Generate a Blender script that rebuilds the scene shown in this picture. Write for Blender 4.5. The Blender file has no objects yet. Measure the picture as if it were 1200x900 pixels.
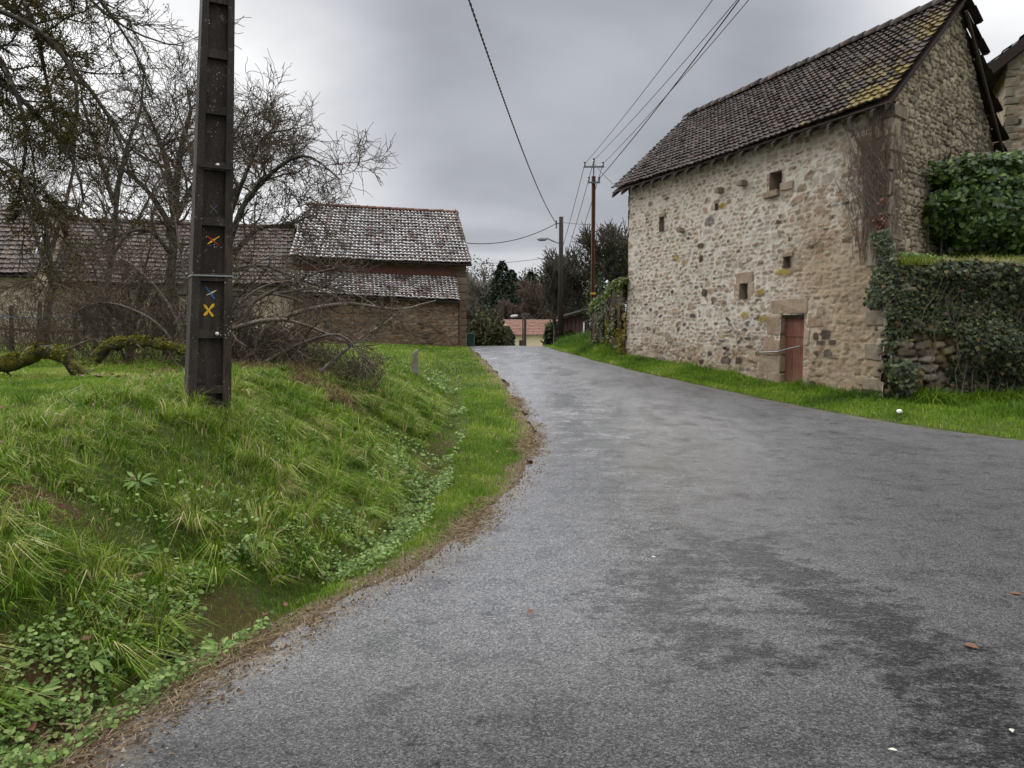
import bpy, math, random
import numpy as np
from mathutils import Vector, Matrix

rng = np.random.default_rng(7)
random.seed(7)
scn = bpy.context.scene
COL = scn.collection

# ------------------------------------------------------------------ camera
F_PX, PITCH = 906.0, math.atan(65 / 906)
CP, SP = math.cos(PITCH), math.sin(PITCH)
EYE = 1.6
cam_d = bpy.data.cameras.new('camera')
cam_d.sensor_width = 36.0
cam_d.lens = 36.0 * F_PX / 1200
cam_d.clip_start = 0.05
cam_d.clip_end = 3000
cam = bpy.data.objects.new('camera', cam_d)
COL.objects.link(cam)
cam.location = (0, 0, EYE)
cam.rotation_euler = (math.pi / 2 - PITCH, 0, 0)
scn.camera = cam


def ray(px, py):
    a = (px - 600) / F_PX
    b = -(py - 450) / F_PX
    y = CP + b * SP
    return a / y, (-SP + b * CP) / y


def W(px, py, Y):
    "survey point: where the sight line through a photo pixel meets depth Y"
    a, b = ray(px, py)
    return np.array([a * Y, Y, EYE + b * Y])


# ------------------------------------------------------------------ noise
def _h(ix, iy, s):
    n = (ix.astype(np.int64) * 374761393 + iy.astype(np.int64) * 668265263 + int(s) * 982451653) & 0x7fffffff
    n = ((n ^ (n >> 13)) * 1274126177) & 0x7fffffff
    return ((n ^ (n >> 16)) & 0xffff) / 65535.0


def vnoise(x, y, s=0):
    x = np.asarray(x, float); y = np.asarray(y, float)
    ix = np.floor(x); iy = np.floor(y)
    fx = x - ix; fy = y - iy
    fx = fx * fx * (3 - 2 * fx); fy = fy * fy * (3 - 2 * fy)
    a = _h(ix, iy, s); b = _h(ix + 1, iy, s); c = _h(ix, iy + 1, s); d = _h(ix + 1, iy + 1, s)
    return (a * (1 - fx) + b * fx) * (1 - fy) + (c * (1 - fx) + d * fx) * fy


def fbm(x, y, s=0, o=4):
    v = 0; amp = .5; tot = 0
    for i in range(o):
        v = v + amp * vnoise(x * 2 ** i, y * 2 ** i, s + i * 17); tot += amp; amp *= .5
    return v / tot


def sstep(a, b, x):
    t = np.clip((np.asarray(x, float) - a) / (b - a), 0, 1)
    return t * t * (3 - 2 * t)


# ------------------------------------------------------------------ mesh builder
class MB:
    def __init__(self):
        self.V = []; self.n = 0; self.F = {}; self.A = {}

    def add(self, verts, faces, **attrs):
        verts = np.asarray(verts, float).reshape(-1, 3)
        if isinstance(faces, np.ndarray) or (len(faces) and len(set(map(len, faces))) == 1):
            faces = [np.asarray(faces)]
        else:
            g = {}
            for f in faces: g.setdefault(len(f), []).append(f)
            faces = [np.array(v) for v in g.values()]
        for f in faces:
            if f.size: self.F.setdefault(f.shape[1], []).append(f + self.n)
        for k in set(self.A) | set(attrs):
            if k not in self.A: self.A[k] = [np.zeros(self.n)]
            v = attrs.get(k, 0.0)
            self.A[k].append(np.broadcast_to(np.asarray(v, float), (len(verts),)))
        self.V.append(verts); self.n += len(verts)

    def box(self, c, ax, ay, az, **a):
        "box from centre and three half-axis vectors"
        c, ax, ay, az = (np.asarray(q, float) for q in (c, ax, ay, az))
        v = [c + i * ax + j * ay + k * az for i in (-1, 1) for j in (-1, 1) for k in (-1, 1)]
        f = np.array([[0, 1, 3, 2], [4, 6, 7, 5], [0, 4, 5, 1], [2, 3, 7, 6], [0, 2, 6, 4], [1, 5, 7, 3]])
        if np.dot(np.cross(ax, ay), az) < 0: f = f[:, ::-1]
        self.add(v, f, **a)

    def bevbox(self, c, ax, ay, az, b=.15, jit=0., **a):
        "stone-like block: corners cut, jittered"
        c, ax, ay, az = (np.asarray(q, float) for q in (c, ax, ay, az))
        bm_v = []
        L = [np.linalg.norm(q) for q in (ax, ay, az)]
        bb = b * min(L)
        s = [(l - bb) / l for l in L]
        pts = []
        for i in (-1, 1):
            for j in (-1, 1):
                for k in (-1, 1):
                    pts += [c + i * ax + j * ay * s[1] + k * az * s[2], c + i * ax * s[0] + j * ay + k * az * s[2],
                            c + i * ax * s[0] + j * ay * s[1] + k * az]
        pts = np.array(pts)
        if jit: pts = pts + rng.normal(0, jit, pts.shape)
        import bmesh
        bm = bmesh.new()
        vs = [bm.verts.new(p) for p in pts]
        r = bmesh.ops.convex_hull(bm, input=vs)
        bm.verts.index_update()
        V = [v.co[:] for v in bm.verts]; Fc = [[v.index for v in f.verts] for f in bm.faces]
        bm.free()
        self.add(V, Fc, **a)

    def tube(self, pts, radii, sides=6, cap=True, **a):
        self.tubes(np.asarray(pts, float)[None], np.broadcast_to(np.asarray(radii, float), (1, len(pts))), sides, cap, **a)

    def tubes(self, P, R, sides, cap=False, **a):
        "many tubes at once: P (B,n,3), R (B,n)"
        P = np.asarray(P, float); R = np.asarray(R, float)
        B, n, _ = P.shape
        T = np.gradient(P, axis=1)
        T /= np.linalg.norm(T, axis=2, keepdims=True) + 1e-9
        ref = np.where(np.abs(T[:, :1, 2:3]) > .8, np.array([1., 0, 0]), np.array([0., 0, 1.]))
        U = np.cross(T, np.broadcast_to(ref, T.shape)); U /= np.linalg.norm(U, axis=2, keepdims=True) + 1e-9
        Vv = np.cross(T, U)
        ang = np.arange(sides) * 2 * math.pi / sides
        ring = P[:, :, None, :] + R[:, :, None, None] * (np.cos(ang)[None, None, :, None] * U[:, :, None, :] + np.sin(ang)[None, None, :, None] * Vv[:, :, None, :])
        V = ring.reshape(-1, 3)
        i = np.arange(n - 1)[:, None]; j = np.arange(sides)[None]
        j2 = (j + 1) % sides
        q = np.stack([i * sides + j, i * sides + j2, (i + 1) * sides + j2, (i + 1) * sides + j], -1).reshape(-1, 4)
        Q = (q[None] + (np.arange(B) * n * sides)[:, None, None]).reshape(-1, 4)
        at = {}
        for k, v in a.items():
            v = np.asarray(v, float)
            at[k] = np.repeat(v, n * sides) if v.ndim == 1 and len(v) == B and B > 1 else (v.reshape(-1) if v.ndim else v)
            if at[k].ndim and at[k].size == B * n: at[k] = np.repeat(at[k], sides)
        base = self.n
        self.add(V, Q, **at)
        if cap:
            for b in range(B):
                o = base + b * n * sides
                self.F.setdefault(sides, []).append(np.array([[o + s for s in range(sides)][::-1]]))
                o += (n - 1) * sides
                self.F.setdefault(sides, []).append(np.array([[o + s for s in range(sides)]]))

    def build(self, name, mat, parent=None, origin=None, smooth=False):
        V = np.concatenate(self.V) if self.V else np.zeros((0, 3))
        org = np.array(parent['_o']) if parent is not None else (np.array(origin, float) if origin is not None else None)
        if org is None:
            org = np.array([(V[:, 0].min() + V[:, 0].max()) / 2, (V[:, 1].min() + V[:, 1].max()) / 2, V[:, 2].min()])
        me = bpy.data.meshes.new(name)
        me.vertices.add(len(V))
        me.vertices.foreach_set('co', (V - org).astype(np.float32).ravel())
        ls = []; st = []; off = 0
        for k, fl in self.F.items():
            f = np.concatenate(fl)
            ls.append(f.ravel()); st.append(off + np.arange(len(f)) * k); off += f.size
        ls = np.concatenate(ls).astype(np.int32); st = np.concatenate(st).astype(np.int32)
        me.loops.add(len(ls)); me.loops.foreach_set('vertex_index', ls)
        me.polygons.add(len(st)); me.polygons.foreach_set('loop_start', st)
        for k, v in self.A.items():
            v = np.concatenate(v)
            if len(v) < len(V): v = np.pad(v, (0, len(V) - len(v)))
            me.attributes.new(k, 'FLOAT', 'POINT').data.foreach_set('value', v.astype(np.float32))
        me.update(calc_edges=True)
        me.polygons.foreach_set('use_smooth', np.full(len(st), smooth))
        me.validate()
        me.materials.append(mat)
        o = bpy.data.objects.new(name, me)
        COL.objects.link(o)
        if parent is not None: o.parent = parent; o['_o'] = [float(x) for x in org]
        else: o.location = org; o['_o'] = [float(x) for x in org]
        return o


def tag(o, label, cat, group=None, kind=None):
    o['label'] = label
    if cat: o['category'] = cat
    if group: o['group'] = group
    if kind: o['kind'] = kind
    return o


def thing(name, label, cat, loc, group=None):
    o = bpy.data.objects.new(name, None)
    o.empty_display_size = .2
    COL.objects.link(o)
    o.location = loc
    o['_o'] = [float(x) for x in loc]
    return tag(o, label, cat, group)


# ------------------------------------------------------------------ material helper
class Mat:
    def __init__(self, name, rough=.8, spec=.3):
        self.m = bpy.data.materials.new(name); self.m.use_nodes = True
        self.t = self.m.node_tree
        self.b = self.t.nodes['Principled BSDF']
        self.out = self.t.nodes['Material Output']
        self.b.inputs['Roughness'].default_value = rough
        self.b.inputs['Specular IOR Level'].default_value = spec
        self._pos = None

    def n(self, typ, ins=None, **at):
        nd = self.t.nodes.new('ShaderNode' + typ)
        for k, v in at.items(): setattr(nd, k, v)
        for k, v in (ins or {}).items(): self.set(nd.inputs[k], v)
        return nd

    def set(self, sock, v):
        if isinstance(v, bpy.types.NodeSocket): self.t.links.new(v, sock)
        else:
            if isinstance(v, (tuple, list)) and len(v) == 3 and sock.type == 'RGBA': v = (*v, 1)
            sock.default_value = v

    def pos(self, sx=1, sy=1, sz=1):
        if self._pos is None: self._pos = self.n('NewGeometry').outputs['Position']
        if (sx, sy, sz) == (1, 1, 1): return self._pos
        return self.n('VectorMath', {0: self._pos, 1: (sx, sy, sz)}, operation='MULTIPLY').outputs[0]

    def noise(self, scale, detail=4, rough=.55, vec=None, dist=0):
        return self.n('TexNoise', {'Vector': vec or self.pos(), 'Scale': scale, 'Detail': detail, 'Roughness': rough, 'Distortion': dist}).outputs['Fac']

    def vor(self, scale, vec=None, feature='F1', out='Distance'):
        return self.n('TexVoronoi', {'Vector': vec or self.pos(), 'Scale': scale}, feature=feature).outputs[out]

    def attr(self, name): return self.n('Attribute', attribute_name=name).outputs['Fac']
    def island(self): return self.n('NewGeometry').outputs['Random Per Island']
    def objrand(self): return self.n('ObjectInfo').outputs['Random']

    def mix(self, f, a, b, mode='MIX'):
        nd = self.n('Mix', data_type='RGBA', blend_type=mode)
        self.set(nd.inputs[0], f); self.set(nd.inputs[6], a); self.set(nd.inputs[7], b)
        return nd.outputs[2]

    def math(self, op, a, b=0., c=0., clamp=False):
        nd = self.n('Math', operation=op, use_clamp=clamp)
        self.set(nd.inputs[0], a); self.set(nd.inputs[1], b); self.set(nd.inputs[2], c)
        return nd.outputs[0]

    def rng(self, v, a, b, c=0., d=1.):
        return self.n('MapRange', {0: v, 1: a, 2: b, 3: c, 4: d}, interpolation_type='SMOOTHSTEP').outputs[0]

    def ramp(self, f, stops, interp='LINEAR'):
        nd = self.n('ValToRGB', {0: f})
        cr = nd.color_ramp; cr.interpolation = interp
        while len(cr.elements) > len(stops): cr.elements.remove(cr.elements[-1])
        while len(cr.elements) < len(stops): cr.elements.new(.5)
        for e, (p, c) in zip(cr.elements, stops):
            e.position = p; e.color = (*c, 1) if len(c) == 3 else c
        return nd.outputs[0]

    def color(self, c): self.set(self.b.inputs['Base Color'], c); return self
    def rough(self, v): self.set(self.b.inputs['Roughness'], v); return self

    def bump(self, h, dist=.02, strength=1.):
        nd = self.n('Bump', {'Height': h, 'Distance': dist, 'Strength': strength})
        self.t.links.new(nd.outputs[0], self.b.inputs['Normal']); return self

    def leafy(self, color, trans=.3):
        "thin leaf: part of the light passes through"
        self.color(color)
        tr = self.n('BsdfTranslucent'); self.set(tr.inputs[0], color)
        mx = self.n('MixShader', {0: trans})
        self.t.links.new(self.b.outputs[0], mx.inputs[1]); self.t.links.new(tr.outputs[0], mx.inputs[2])
        self.t.links.new(mx.outputs[0], self.out.inputs[0]); return self


def plain(name, c, rough=.7, spec=.3, metal=0., var=.25, scale=14, bump=.004):
    m = Mat(name, rough, spec)
    nz = m.noise(scale, 5)
    m.color(m.mix(nz, tuple(x * (1 - var) for x in c), tuple(min(1, x * (1 + var)) for x in c)))
    m.b.inputs['Metallic'].default_value = metal
    if bump: m.bump(nz, bump)
    return m.m


# ---- foliage materials
def grass_mat():
    m = Mat('grass_blades', .5, .25)
    t = m.attr('tint'); r = m.island()
    v = m.math('ADD', t, m.math('MULTIPLY', m.math('SUBTRACT', r, .5), .3), clamp=True)
    c = m.ramp(v, [(0, (.020, .050, .006)), (.25, (.070, .145, .010)), (.5, (.150, .265, .016)), (.68, (.25, .33, .035)), (.84, (.40, .37, .14)), (1, (.54, .47, .27))])
    return m.leafy(c, .35).m


def leaf_mat(name, stops, rough=.4, trans=.2, spec=.15):
    m = Mat(name, rough, spec)
    return m.leafy(m.ramp(m.island(), stops), trans).m


M = {}
M['grass'] = grass_mat()
M['clover'] = leaf_mat('ground_cover_leaf', [(0, (.05, .10, .018)), (.5, (.14, .225, .045)), (1, (.28, .37, .12))], .5, .3, .25)
M['ivy'] = leaf_mat('ivy_leaf', [(0, (.012, .018, .008)), (.45, (.034, .048, .020)), (.8, (.070, .088, .036)), (.94, (.13, .145, .055)), (1, (.14, .065, .025))], .5, .15, .25)
M['laurel'] = leaf_mat('laurel_leaf', [(0, (.014, .032, .008)), (.6, (.045, .085, .016)), (1, (.13, .20, .04))], .38, .2, .35)
M['moss_tuft'] = leaf_mat('moss_tuft', [(0, (.028, .022, .008)), (.5, (.06, .048, .014)), (.9, (.11, .09, .02)), (1, (.17, .125, .028))], .9, .15, .1)
M['moss_green'] = leaf_mat('moss_cushion', [(0, (.05, .045, .008)), (.5, (.12, .12, .015)), (1, (.22, .20, .03))], .9, .15, .1)
M['brush_leaf'] = leaf_mat('bramble_leaf', [(0, (.018, .032, .010)), (.5, (.04, .055, .018)), (.8, (.07, .075, .025)), (1, (.16, .09, .035))], .5, .2)
M['dead_grass'] = leaf_mat('dead_grass_blade', [(0, (.09, .055, .03)), (.6, (.19, .125, .065)), (1, (.33, .25, .14))], .8, .25)
M['conifer'] = leaf_mat('conifer_needles', [(0, (.008, .016, .010)), (.6, (.020, .036, .018)), (1, (.045, .062, .028))], .7, .1)
M['oak_leaf'] = leaf_mat('olive_leaf', [(0, (.014, .018, .007)), (.6, (.034, .036, .012)), (1, (.07, .06, .02))], .6, .2)
M['brown_leaf'] = leaf_mat('brown_leaf', [(0, (.05, .028, .018)), (.6, (.11, .06, .038)), (1, (.20, .11, .065))], .6, .2)
M['shrub_leaf'] = leaf_mat('dull_shrub_leaf', [(0, (.014, .024, .012)), (.6, (.035, .05, .022)), (1, (.075, .085, .038))], .6, .2)


def bark(name, c0, c1, lichen=.0, moss=0., scale=18):
    m = Mat(name, .85, .2)
    nz = m.noise(scale, 6, .65, m.pos(1, 1, .35))
    c = m.mix(nz, c0, c1)
    if lichen: c = m.mix(m.math('MULTIPLY', m.rng(m.noise(22, 3), .56, .66), lichen), c, (.30, .31, .27))
    if moss: c = m.mix(m.math('MULTIPLY', m.rng(m.noise(5, 4), .42, .6), moss), c, (.11, .105, .018))
    m.color(c).bump(m.noise(scale * 3, 4, .6, m.pos(1, 1, .4)), .012)
    return m.m


M['bark'] = bark('orchard_bark', (.022, .018, .014), (.085, .072, .058), .5)
M['twig'] = bark('twig_bark', (.042, .030, .021), (.12, .088, .060), .3)
M['twig_grey'] = bark('grey_lichened_twig', (.06, .05, .038), (.17, .145, .115), .6)
M['bark_moss'] = bark('mossy_bark', (.02, .016, .011), (.06, .05, .03), .25, .9)
M['twig_dark'] = bark('dark_twig_bark', (.026, .022, .014), (.075, .062, .042), .3)
M['twig_brown'] = bark('brown_twig_bark', (.055, .036, .028), (.12, .085, .066), .0)
M['twig_pale'] = bark('pale_twig_bark', (.14, .12, .11), (.25, .22, .20), .0)
M['creeper'] = bark('creeper_stem', (.075, .054, .043), (.20, .15, .118), .2)


# ------------------------------------------------------------------ terrain
_Yk = [-200, 6, 9, 12, 14.4, 16.7, 19.5, 22.5, 26, 30, 34, 38, 45, 70, 100, 140, 900]
_Zk = [0, 0, .01, .05, .12, .22, .42,   .64, .79, .845, .81, .68, .33, -1.1, -2.0, -2.2, -2.2]
_YY = np.linspace(-40, 140, 1801)
_ZZ = np.interp(_YY, _Yk, _Zk)
_ker = np.hanning(41); _ker /= _ker.sum()
_ZS = np.convolve(np.pad(_ZZ, 20, mode='edge'), _ker, 'valid')


def zr(Y): return np.interp(Y, _YY, _ZS)


_L = [(-20, -9.2), (0, -2.75), (2.0, -1.93), (2.75, -1.64), (3.16, -1.48), (3.94, -1.21), (4.67, -.9), (5.49, -.49), (7.53, 0), (9.81, .24), (12.14, .30), (15.33, .08),
      (19.48, -.32), (23.61, -.91), (28.59, -1.51), (34, -1.95), (45, -2.2), (70, -1.5), (100, 1), (400, 30)]
_R = [(-40, 44), (0, 14.5), (5, 11.05), (10.63, 7.1), (12.22, 6.24), (14.39, 5.43), (16.53, 4.76), (18.26, 4.04), (20.5, 3.17), (22.45, 2.48), (25.62, 1.84), (27.89, 1.54),
      (34, 1.3), (45, 1.6), (70, 2.4), (100, 5), (400, 34)]


def _sm(tab):
    y = np.linspace(-25, 120, 1451)
    x = np.interp(y, [q[0] for q in tab], [q[1] for q in tab])
    k = np.hanning(17); k /= k.sum()
    return y, np.convolve(np.pad(x, 8, mode='edge'), k, 'valid')


_ly, _lx = _sm(_L); _ry, _rx = _sm(_R)
def XL(Y): return np.interp(Y, _ly, _lx)
def XR(Y): return np.interp(Y, _ry, _rx)


def verge_w(Y): return np.interp(Y, [0, 3, 5, 7.5, 9.5, 14, 22, 30], [.16, .20, .42, .85, 1.15, 1.25, 1.2, 1.0])


def dleft(X, Y):
    sl = (XL(np.asarray(Y) + .3) - XL(np.asarray(Y) - .3)) / .6
    return (XL(Y) - X) / np.sqrt(1 + sl ** 2)


def dright(X, Y):
    sl = (XR(np.asarray(Y) + .3) - XR(np.asarray(Y) - .3)) / .6
    return (X - XR(Y)) / np.sqrt(1 + sl ** 2)


def zg(X, Y):
    "ground height"
    X = np.asarray(X, float); Y = np.asarray(Y, float)
    base = zr(Y)
    d = dleft(X, Y); e = dright(X, Y)
    v = verge_w(Y)
    top = np.interp(Y, [-5, 3, 6.3, 20, 32, 40, 60, 90, 130], [.98, 1.02, 1.05, 1.03, 1.0, .80, .0, -1.5, -2.0])
    top = top + .0065 * np.clip(d - 6, 0, 20) * sstep(36, 20, Y)
    far = sstep(26, 38, Y)
    bw = np.interp(Y, [0, 3, 6, 14, 24, 34], [1.45, 1.55, 1.72, 1.95, 2.6, 3.])
    wob = (fbm(X * .9, Y * .9, 3, 3) - .5)
    s = sstep(0, 1, (d - v + wob * .35) / bw)
    s = .35 * s + .65 * np.clip((d - v + wob * .3) / bw, 0, 1)
    z = base + s * np.maximum(top - base, .05)
    z = z - .13 * np.exp(-((d - v - .02) / .17) ** 2) * sstep(26, 14, Y) * (.4 + .8 * fbm(X * .6, Y * .6, 9, 2))
    z = z + sstep(.05, .5, d) * ((fbm(X * 1.6, Y * 1.6, 5, 4) - .5) * (.19 - .10 * sstep(v + 1.8, v + 2.8, d)) * sstep(v, v + .6, d) + (fbm(X * 5, Y * 5, 6, 3) - .5) * .05)
    z = np.where(d > .0, z + .015, z)
    ze = base + .02 + .12 * sstep(0, 1.3, e) + (fbm(X * 1.7, Y * 1.7, 11, 3) - .5) * .1 * sstep(0, .4, e) + .03 * np.clip(e - 4, 0, 60) * sstep(40, 60, Y)
    road = (d < 0) & (e < 0)
    z = np.where(e > 0, ze, z)
    z = np.where(road, base - .05, z)
    # wooded hill far behind
    hill = sstep(95, 260, Y) * 9 + sstep(60, 160, np.abs(X)) * sstep(40, 100, Y) * 6
    return z + hill


def grid_mesh(mb, xs, ys, zf, **attrf):
    X, Y = np.meshgrid(xs, ys)
    Z = zf(X, Y)
    nx, ny = len(xs), len(ys)
    i = np.arange(ny - 1)[:, None]; j = np.arange(nx - 1)[None]
    q = np.stack([i * nx + j, i * nx + j + 1, (i + 1) * nx + j + 1, (i + 1) * nx + j], -1).reshape(-1, 4)
    mb.add(np.stack([X, Y, Z], -1).reshape(-1, 3), q, **{k: f(X, Y).ravel() for k, f in attrf.items()})


def soil_f(X, Y):
    d = dleft(X, Y); v = verge_w(Y)
    edge = .92 * sstep(.26, .05, d + (fbm(X * 2.4, Y * 2.4, 21, 4) - .5) * .5)
    dit = .6 * np.exp(-((d - v - .05) / .28) ** 2) * sstep(.47, .62, fbm(X * 1.3, Y * 1.3, 22, 3)) * sstep(22, 8, Y)
    lowl = sstep(5.5, 3.2, Y) * sstep(v + .55, v + .2, d) * sstep(.46, .60, fbm(X * 2.6, Y * 2.6, 25, 3))
    pat = sstep(.62, .78, fbm(X * 1.1 + 3.3, Y * 1.1, 23, 5)) * sstep(8, 5, Y) * sstep(v, v + .3, d)
    # the two bare scars in the bank face
    for (cx, cy, rx, ry) in ((-2.62, 4.02, .30, .20), (-1.95, 4.35, .10, .22), (-1.95, 3.05, .28, .22)):
        pat = np.maximum(pat, sstep(1.35, .3, np.hypot((X - cx) / rx, (Y - cy) / ry) + (fbm(X * 6, Y * 6, 24, 4) - .5) * 1.9))
    return np.clip(np.maximum.reduce([edge, dit, lowl * .8, pat]), 0, 1) * (d > 0)


def grit_f(X, Y):
    d = dleft(X, Y)
    return sstep(.34, .10, d + (fbm(X * 2.5, Y * 2.5, 27, 4) - .5) * .5) * sstep(30, 18, Y) * (d > -.4)


m = Mat('ground', .9, .15)
nz = m.noise(3.2, 6, .6); nf = m.noise(45, 5, .7)
turf = m.ramp(m.math('ADD', m.math('MULTIPLY', nz, .5), m.math('MULTIPLY', nf, .5)), [(.25, (.028, .036, .010)), (.5, (.075, .10, .022)), (.75, (.15, .17, .05))])
soil = m.ramp(nf, [(.25, (.045, .024, .013)), (.55, (.125, .066, .036)), (.8, (.22, .135, .08))])
tan_ = m.ramp(nf, [(.3, (.10, .07, .042)), (.5, (.22, .165, .10)), (.75, (.36, .29, .19))])
m.color(m.mix(m.attr('grit'), m.mix(m.attr('soil'), turf, soil), tan_)).bump(m.math('ADD', nf, m.noise(14, 6, .75)), .05)
xs = np.unique(np.round(np.concatenate([np.linspace(-900, -60, 15), np.linspace(-60, -14, 24), np.arange(-14, -5, .25), np.arange(-5, 1.2, .06), np.arange(1.2, 9, .14), np.arange(9, 20, .5), np.linspace(20, 60, 14), np.linspace(60, 900, 15)]), 3))
ys = np.unique(np.round(np.concatenate([np.linspace(-200, -4, 10), np.arange(-4, 2, .25), np.arange(2, 12, .06), np.arange(12, 24, .12), np.arange(24, 42, .3), np.linspace(42, 140, 40), np.linspace(150, 1500, 20)]), 3))
mb = MB(); grid_mesh(mb, xs, ys, zg, soil=soil_f, grit=grit_f)
g = mb.build('ground', m.m, origin=(0, 0, 0), smooth=True)
tag(g, 'grassy ground with a low soil bank beside the road', 'ground', kind='structure')

# ---- road
m = Mat('wet_asphalt', .5, .5)
P = m.pos()
agg = m.n('TexVoronoi', {'Vector': P, 'Scale': 130.0}, feature='F1')
ad = agg.outputs['Distance']; ac = m.n('SeparateColor', {0: agg.outputs['Color']}).outputs[0]
fine = m.noise(100, 4, .75)
mid = m.noise(2.6, 8, .7)
sx = m.n('SeparateXYZ', {0: P})
X_, Y_ = sx.outputs[0], sx.outputs[1]
big = m.noise(.5, 5, .6, m.pos(1.3, .7, 1), .6)
col = m.ramp(m.math('ADD', m.math('MULTIPLY', ac, .45), m.math('MULTIPLY', fine, .55)), [(.22, (.014, .014, .015)), (.42, (.046, .046, .047)), (.60, (.078, .077, .077)), (.80, (.165, .162, .158))])
# black pits between the chippings, clustered in worn areas
pits = m.rng(m.math('ADD', m.noise(60, 6, .8), m.math('MULTIPLY', m.math('SUBTRACT', mid, .5), .75)), .53, .62)
# worn dark tracks right of centre: curved, streaky
def track(c, k, x0, w0, yb, ye):
    t = m.math('SUBTRACT', X_, m.math('ADD', m.math('MULTIPLY', m.math('POWER', m.math('SUBTRACT', Y_, c), 2.), k), x0))
    return m.math('MULTIPLY', m.rng(m.math('ABSOLUTE', t), w0, .0), m.math('MULTIPLY', m.rng(Y_, ye, ye - 1.2), m.rng(Y_, yb, yb + .5)))
trk = m.math('MAXIMUM', track(3.4, -.10, 1.95, .60, 1., 6.6), m.math('MULTIPLY', track(4.3, .5, .85, .7, 3.2, 6.4), .85))
blot = m.noise(5.0, 10, .80, m.pos(1.0, 1.5, 1), .3)
wetm = m.rng(m.math('ADD', blot, m.math('MULTIPLY', trk, .17)), .54, .66)
col = m.mix(m.math('MULTIPLY', pits, .70), col, (.012, .012, .013))
col = m.mix(m.math('MULTIPLY', m.math('MULTIPLY', wetm, m.rng(m.noise(48, 6, .85, m.pos(.75, 1.6, 1)), .36, .58)), .95), col, (.011, .011, .012))
# left side of the bend: sky sheen painted in colour, plus smoother water film
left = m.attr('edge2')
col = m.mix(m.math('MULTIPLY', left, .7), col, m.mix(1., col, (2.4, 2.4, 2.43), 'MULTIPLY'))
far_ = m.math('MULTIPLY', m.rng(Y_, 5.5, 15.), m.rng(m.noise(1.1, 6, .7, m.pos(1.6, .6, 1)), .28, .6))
col = m.mix(m.math('MULTIPLY', far_, .8), col, m.mix(1., col, (2.0, 2.0, 2.02), 'MULTIPLY'))  # far road brightened in colour too, standing in for grazing sheen
film = m.math('MULTIPLY', left, m.rng(m.math('ADD', mid, m.math('MULTIPLY', big, .6)), .45, .80))
pud = m.math('MULTIPLY', m.rng(m.n('VectorMath', {0: m.n('VectorMath', {0: m.n('VectorMath', {0: P, 1: (-.55, -4.35, 0)}, operation='ADD').outputs[0], 1: (1.5, 2.2, 0)}, operation='MULTIPLY').outputs[0]}, operation='LENGTH').outputs['Value'], 1.2, .2), m.rng(mid, .34, .54))
film = m.math('MAXIMUM', film, m.math('MULTIPLY', pud, .8))
grit = m.attr('edge')
col = m.mix(m.math('MULTIPLY', grit, m.rng(m.noise(22, 6, .75), .45, .58)), col, (.17, .125, .08))
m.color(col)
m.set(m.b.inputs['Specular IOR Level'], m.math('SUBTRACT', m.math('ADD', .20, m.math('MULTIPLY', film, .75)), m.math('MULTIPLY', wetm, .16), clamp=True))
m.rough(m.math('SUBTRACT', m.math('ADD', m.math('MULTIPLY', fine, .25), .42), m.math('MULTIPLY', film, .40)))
hgt = m.math('ADD', m.math('MULTIPLY', ad, .6), m.math('MULTIPLY', fine, .8))
bn_ = m.n('Bump', {'Height': hgt, 'Distance': .008, 'Strength': m.math('SUBTRACT', .95, m.math('MULTIPLY', film, .85))})
m.t.links.new(bn_.outputs[0], m.b.inputs['Normal'])
ys_r = np.unique(np.round(np.concatenate([np.arange(-24, 2, .5), np.arange(2, 14, .07), np.arange(14, 42, .25), np.arange(42, 118, 1.5)]), 3))
nu = 50
u = np.linspace(0, 1, nu)
le = XL(ys_r) + (fbm(ys_r * 2.0, ys_r * 0, 31, 5) - .5) * .26 + .02; re = XR(ys_r) + (fbm(ys_r * 1.5, ys_r * 0 + 5, 32, 4) - .5) * .16
Xr = le[:, None] + (re - le)[:, None] * u[None]
Yr = np.repeat(ys_r[:, None], nu, 1)
wd = (re - le)[:, None]
Zr = zr(Yr) + .015 + .03 * np.sin(np.pi * u)[None] * np.minimum(1, wd / 4) - .012 * (fbm(Xr * .7, Yr * .7, 33, 3) - .5)
i = np.arange(len(ys_r) - 1)[:, None]; j = np.arange(nu - 1)[None]
q = np.stack([i * nu + j, i * nu + j + 1, (i + 1) * nu + j + 1, (i + 1) * nu + j], -1).reshape(-1, 4)
edge = np.maximum(sstep(.26, .0, u[None] * wd + (fbm(Xr * 3, Yr * 3, 35, 3) - .5) * .2), .6 * sstep(.3, 0, (1 - u)[None] * wd))
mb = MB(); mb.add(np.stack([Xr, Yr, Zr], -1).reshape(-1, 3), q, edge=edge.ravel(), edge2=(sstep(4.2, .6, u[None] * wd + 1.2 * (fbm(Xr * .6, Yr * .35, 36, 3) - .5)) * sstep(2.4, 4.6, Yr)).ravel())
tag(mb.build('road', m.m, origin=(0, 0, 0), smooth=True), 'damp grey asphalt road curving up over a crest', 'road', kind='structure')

# ------------------------------------------------------------------ leaf / blade scatter helpers
def rand_dirs(n):
    v = rng.normal(size=(n, 3)); return v / np.linalg.norm(v, axis=1, keepdims=True)


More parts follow.
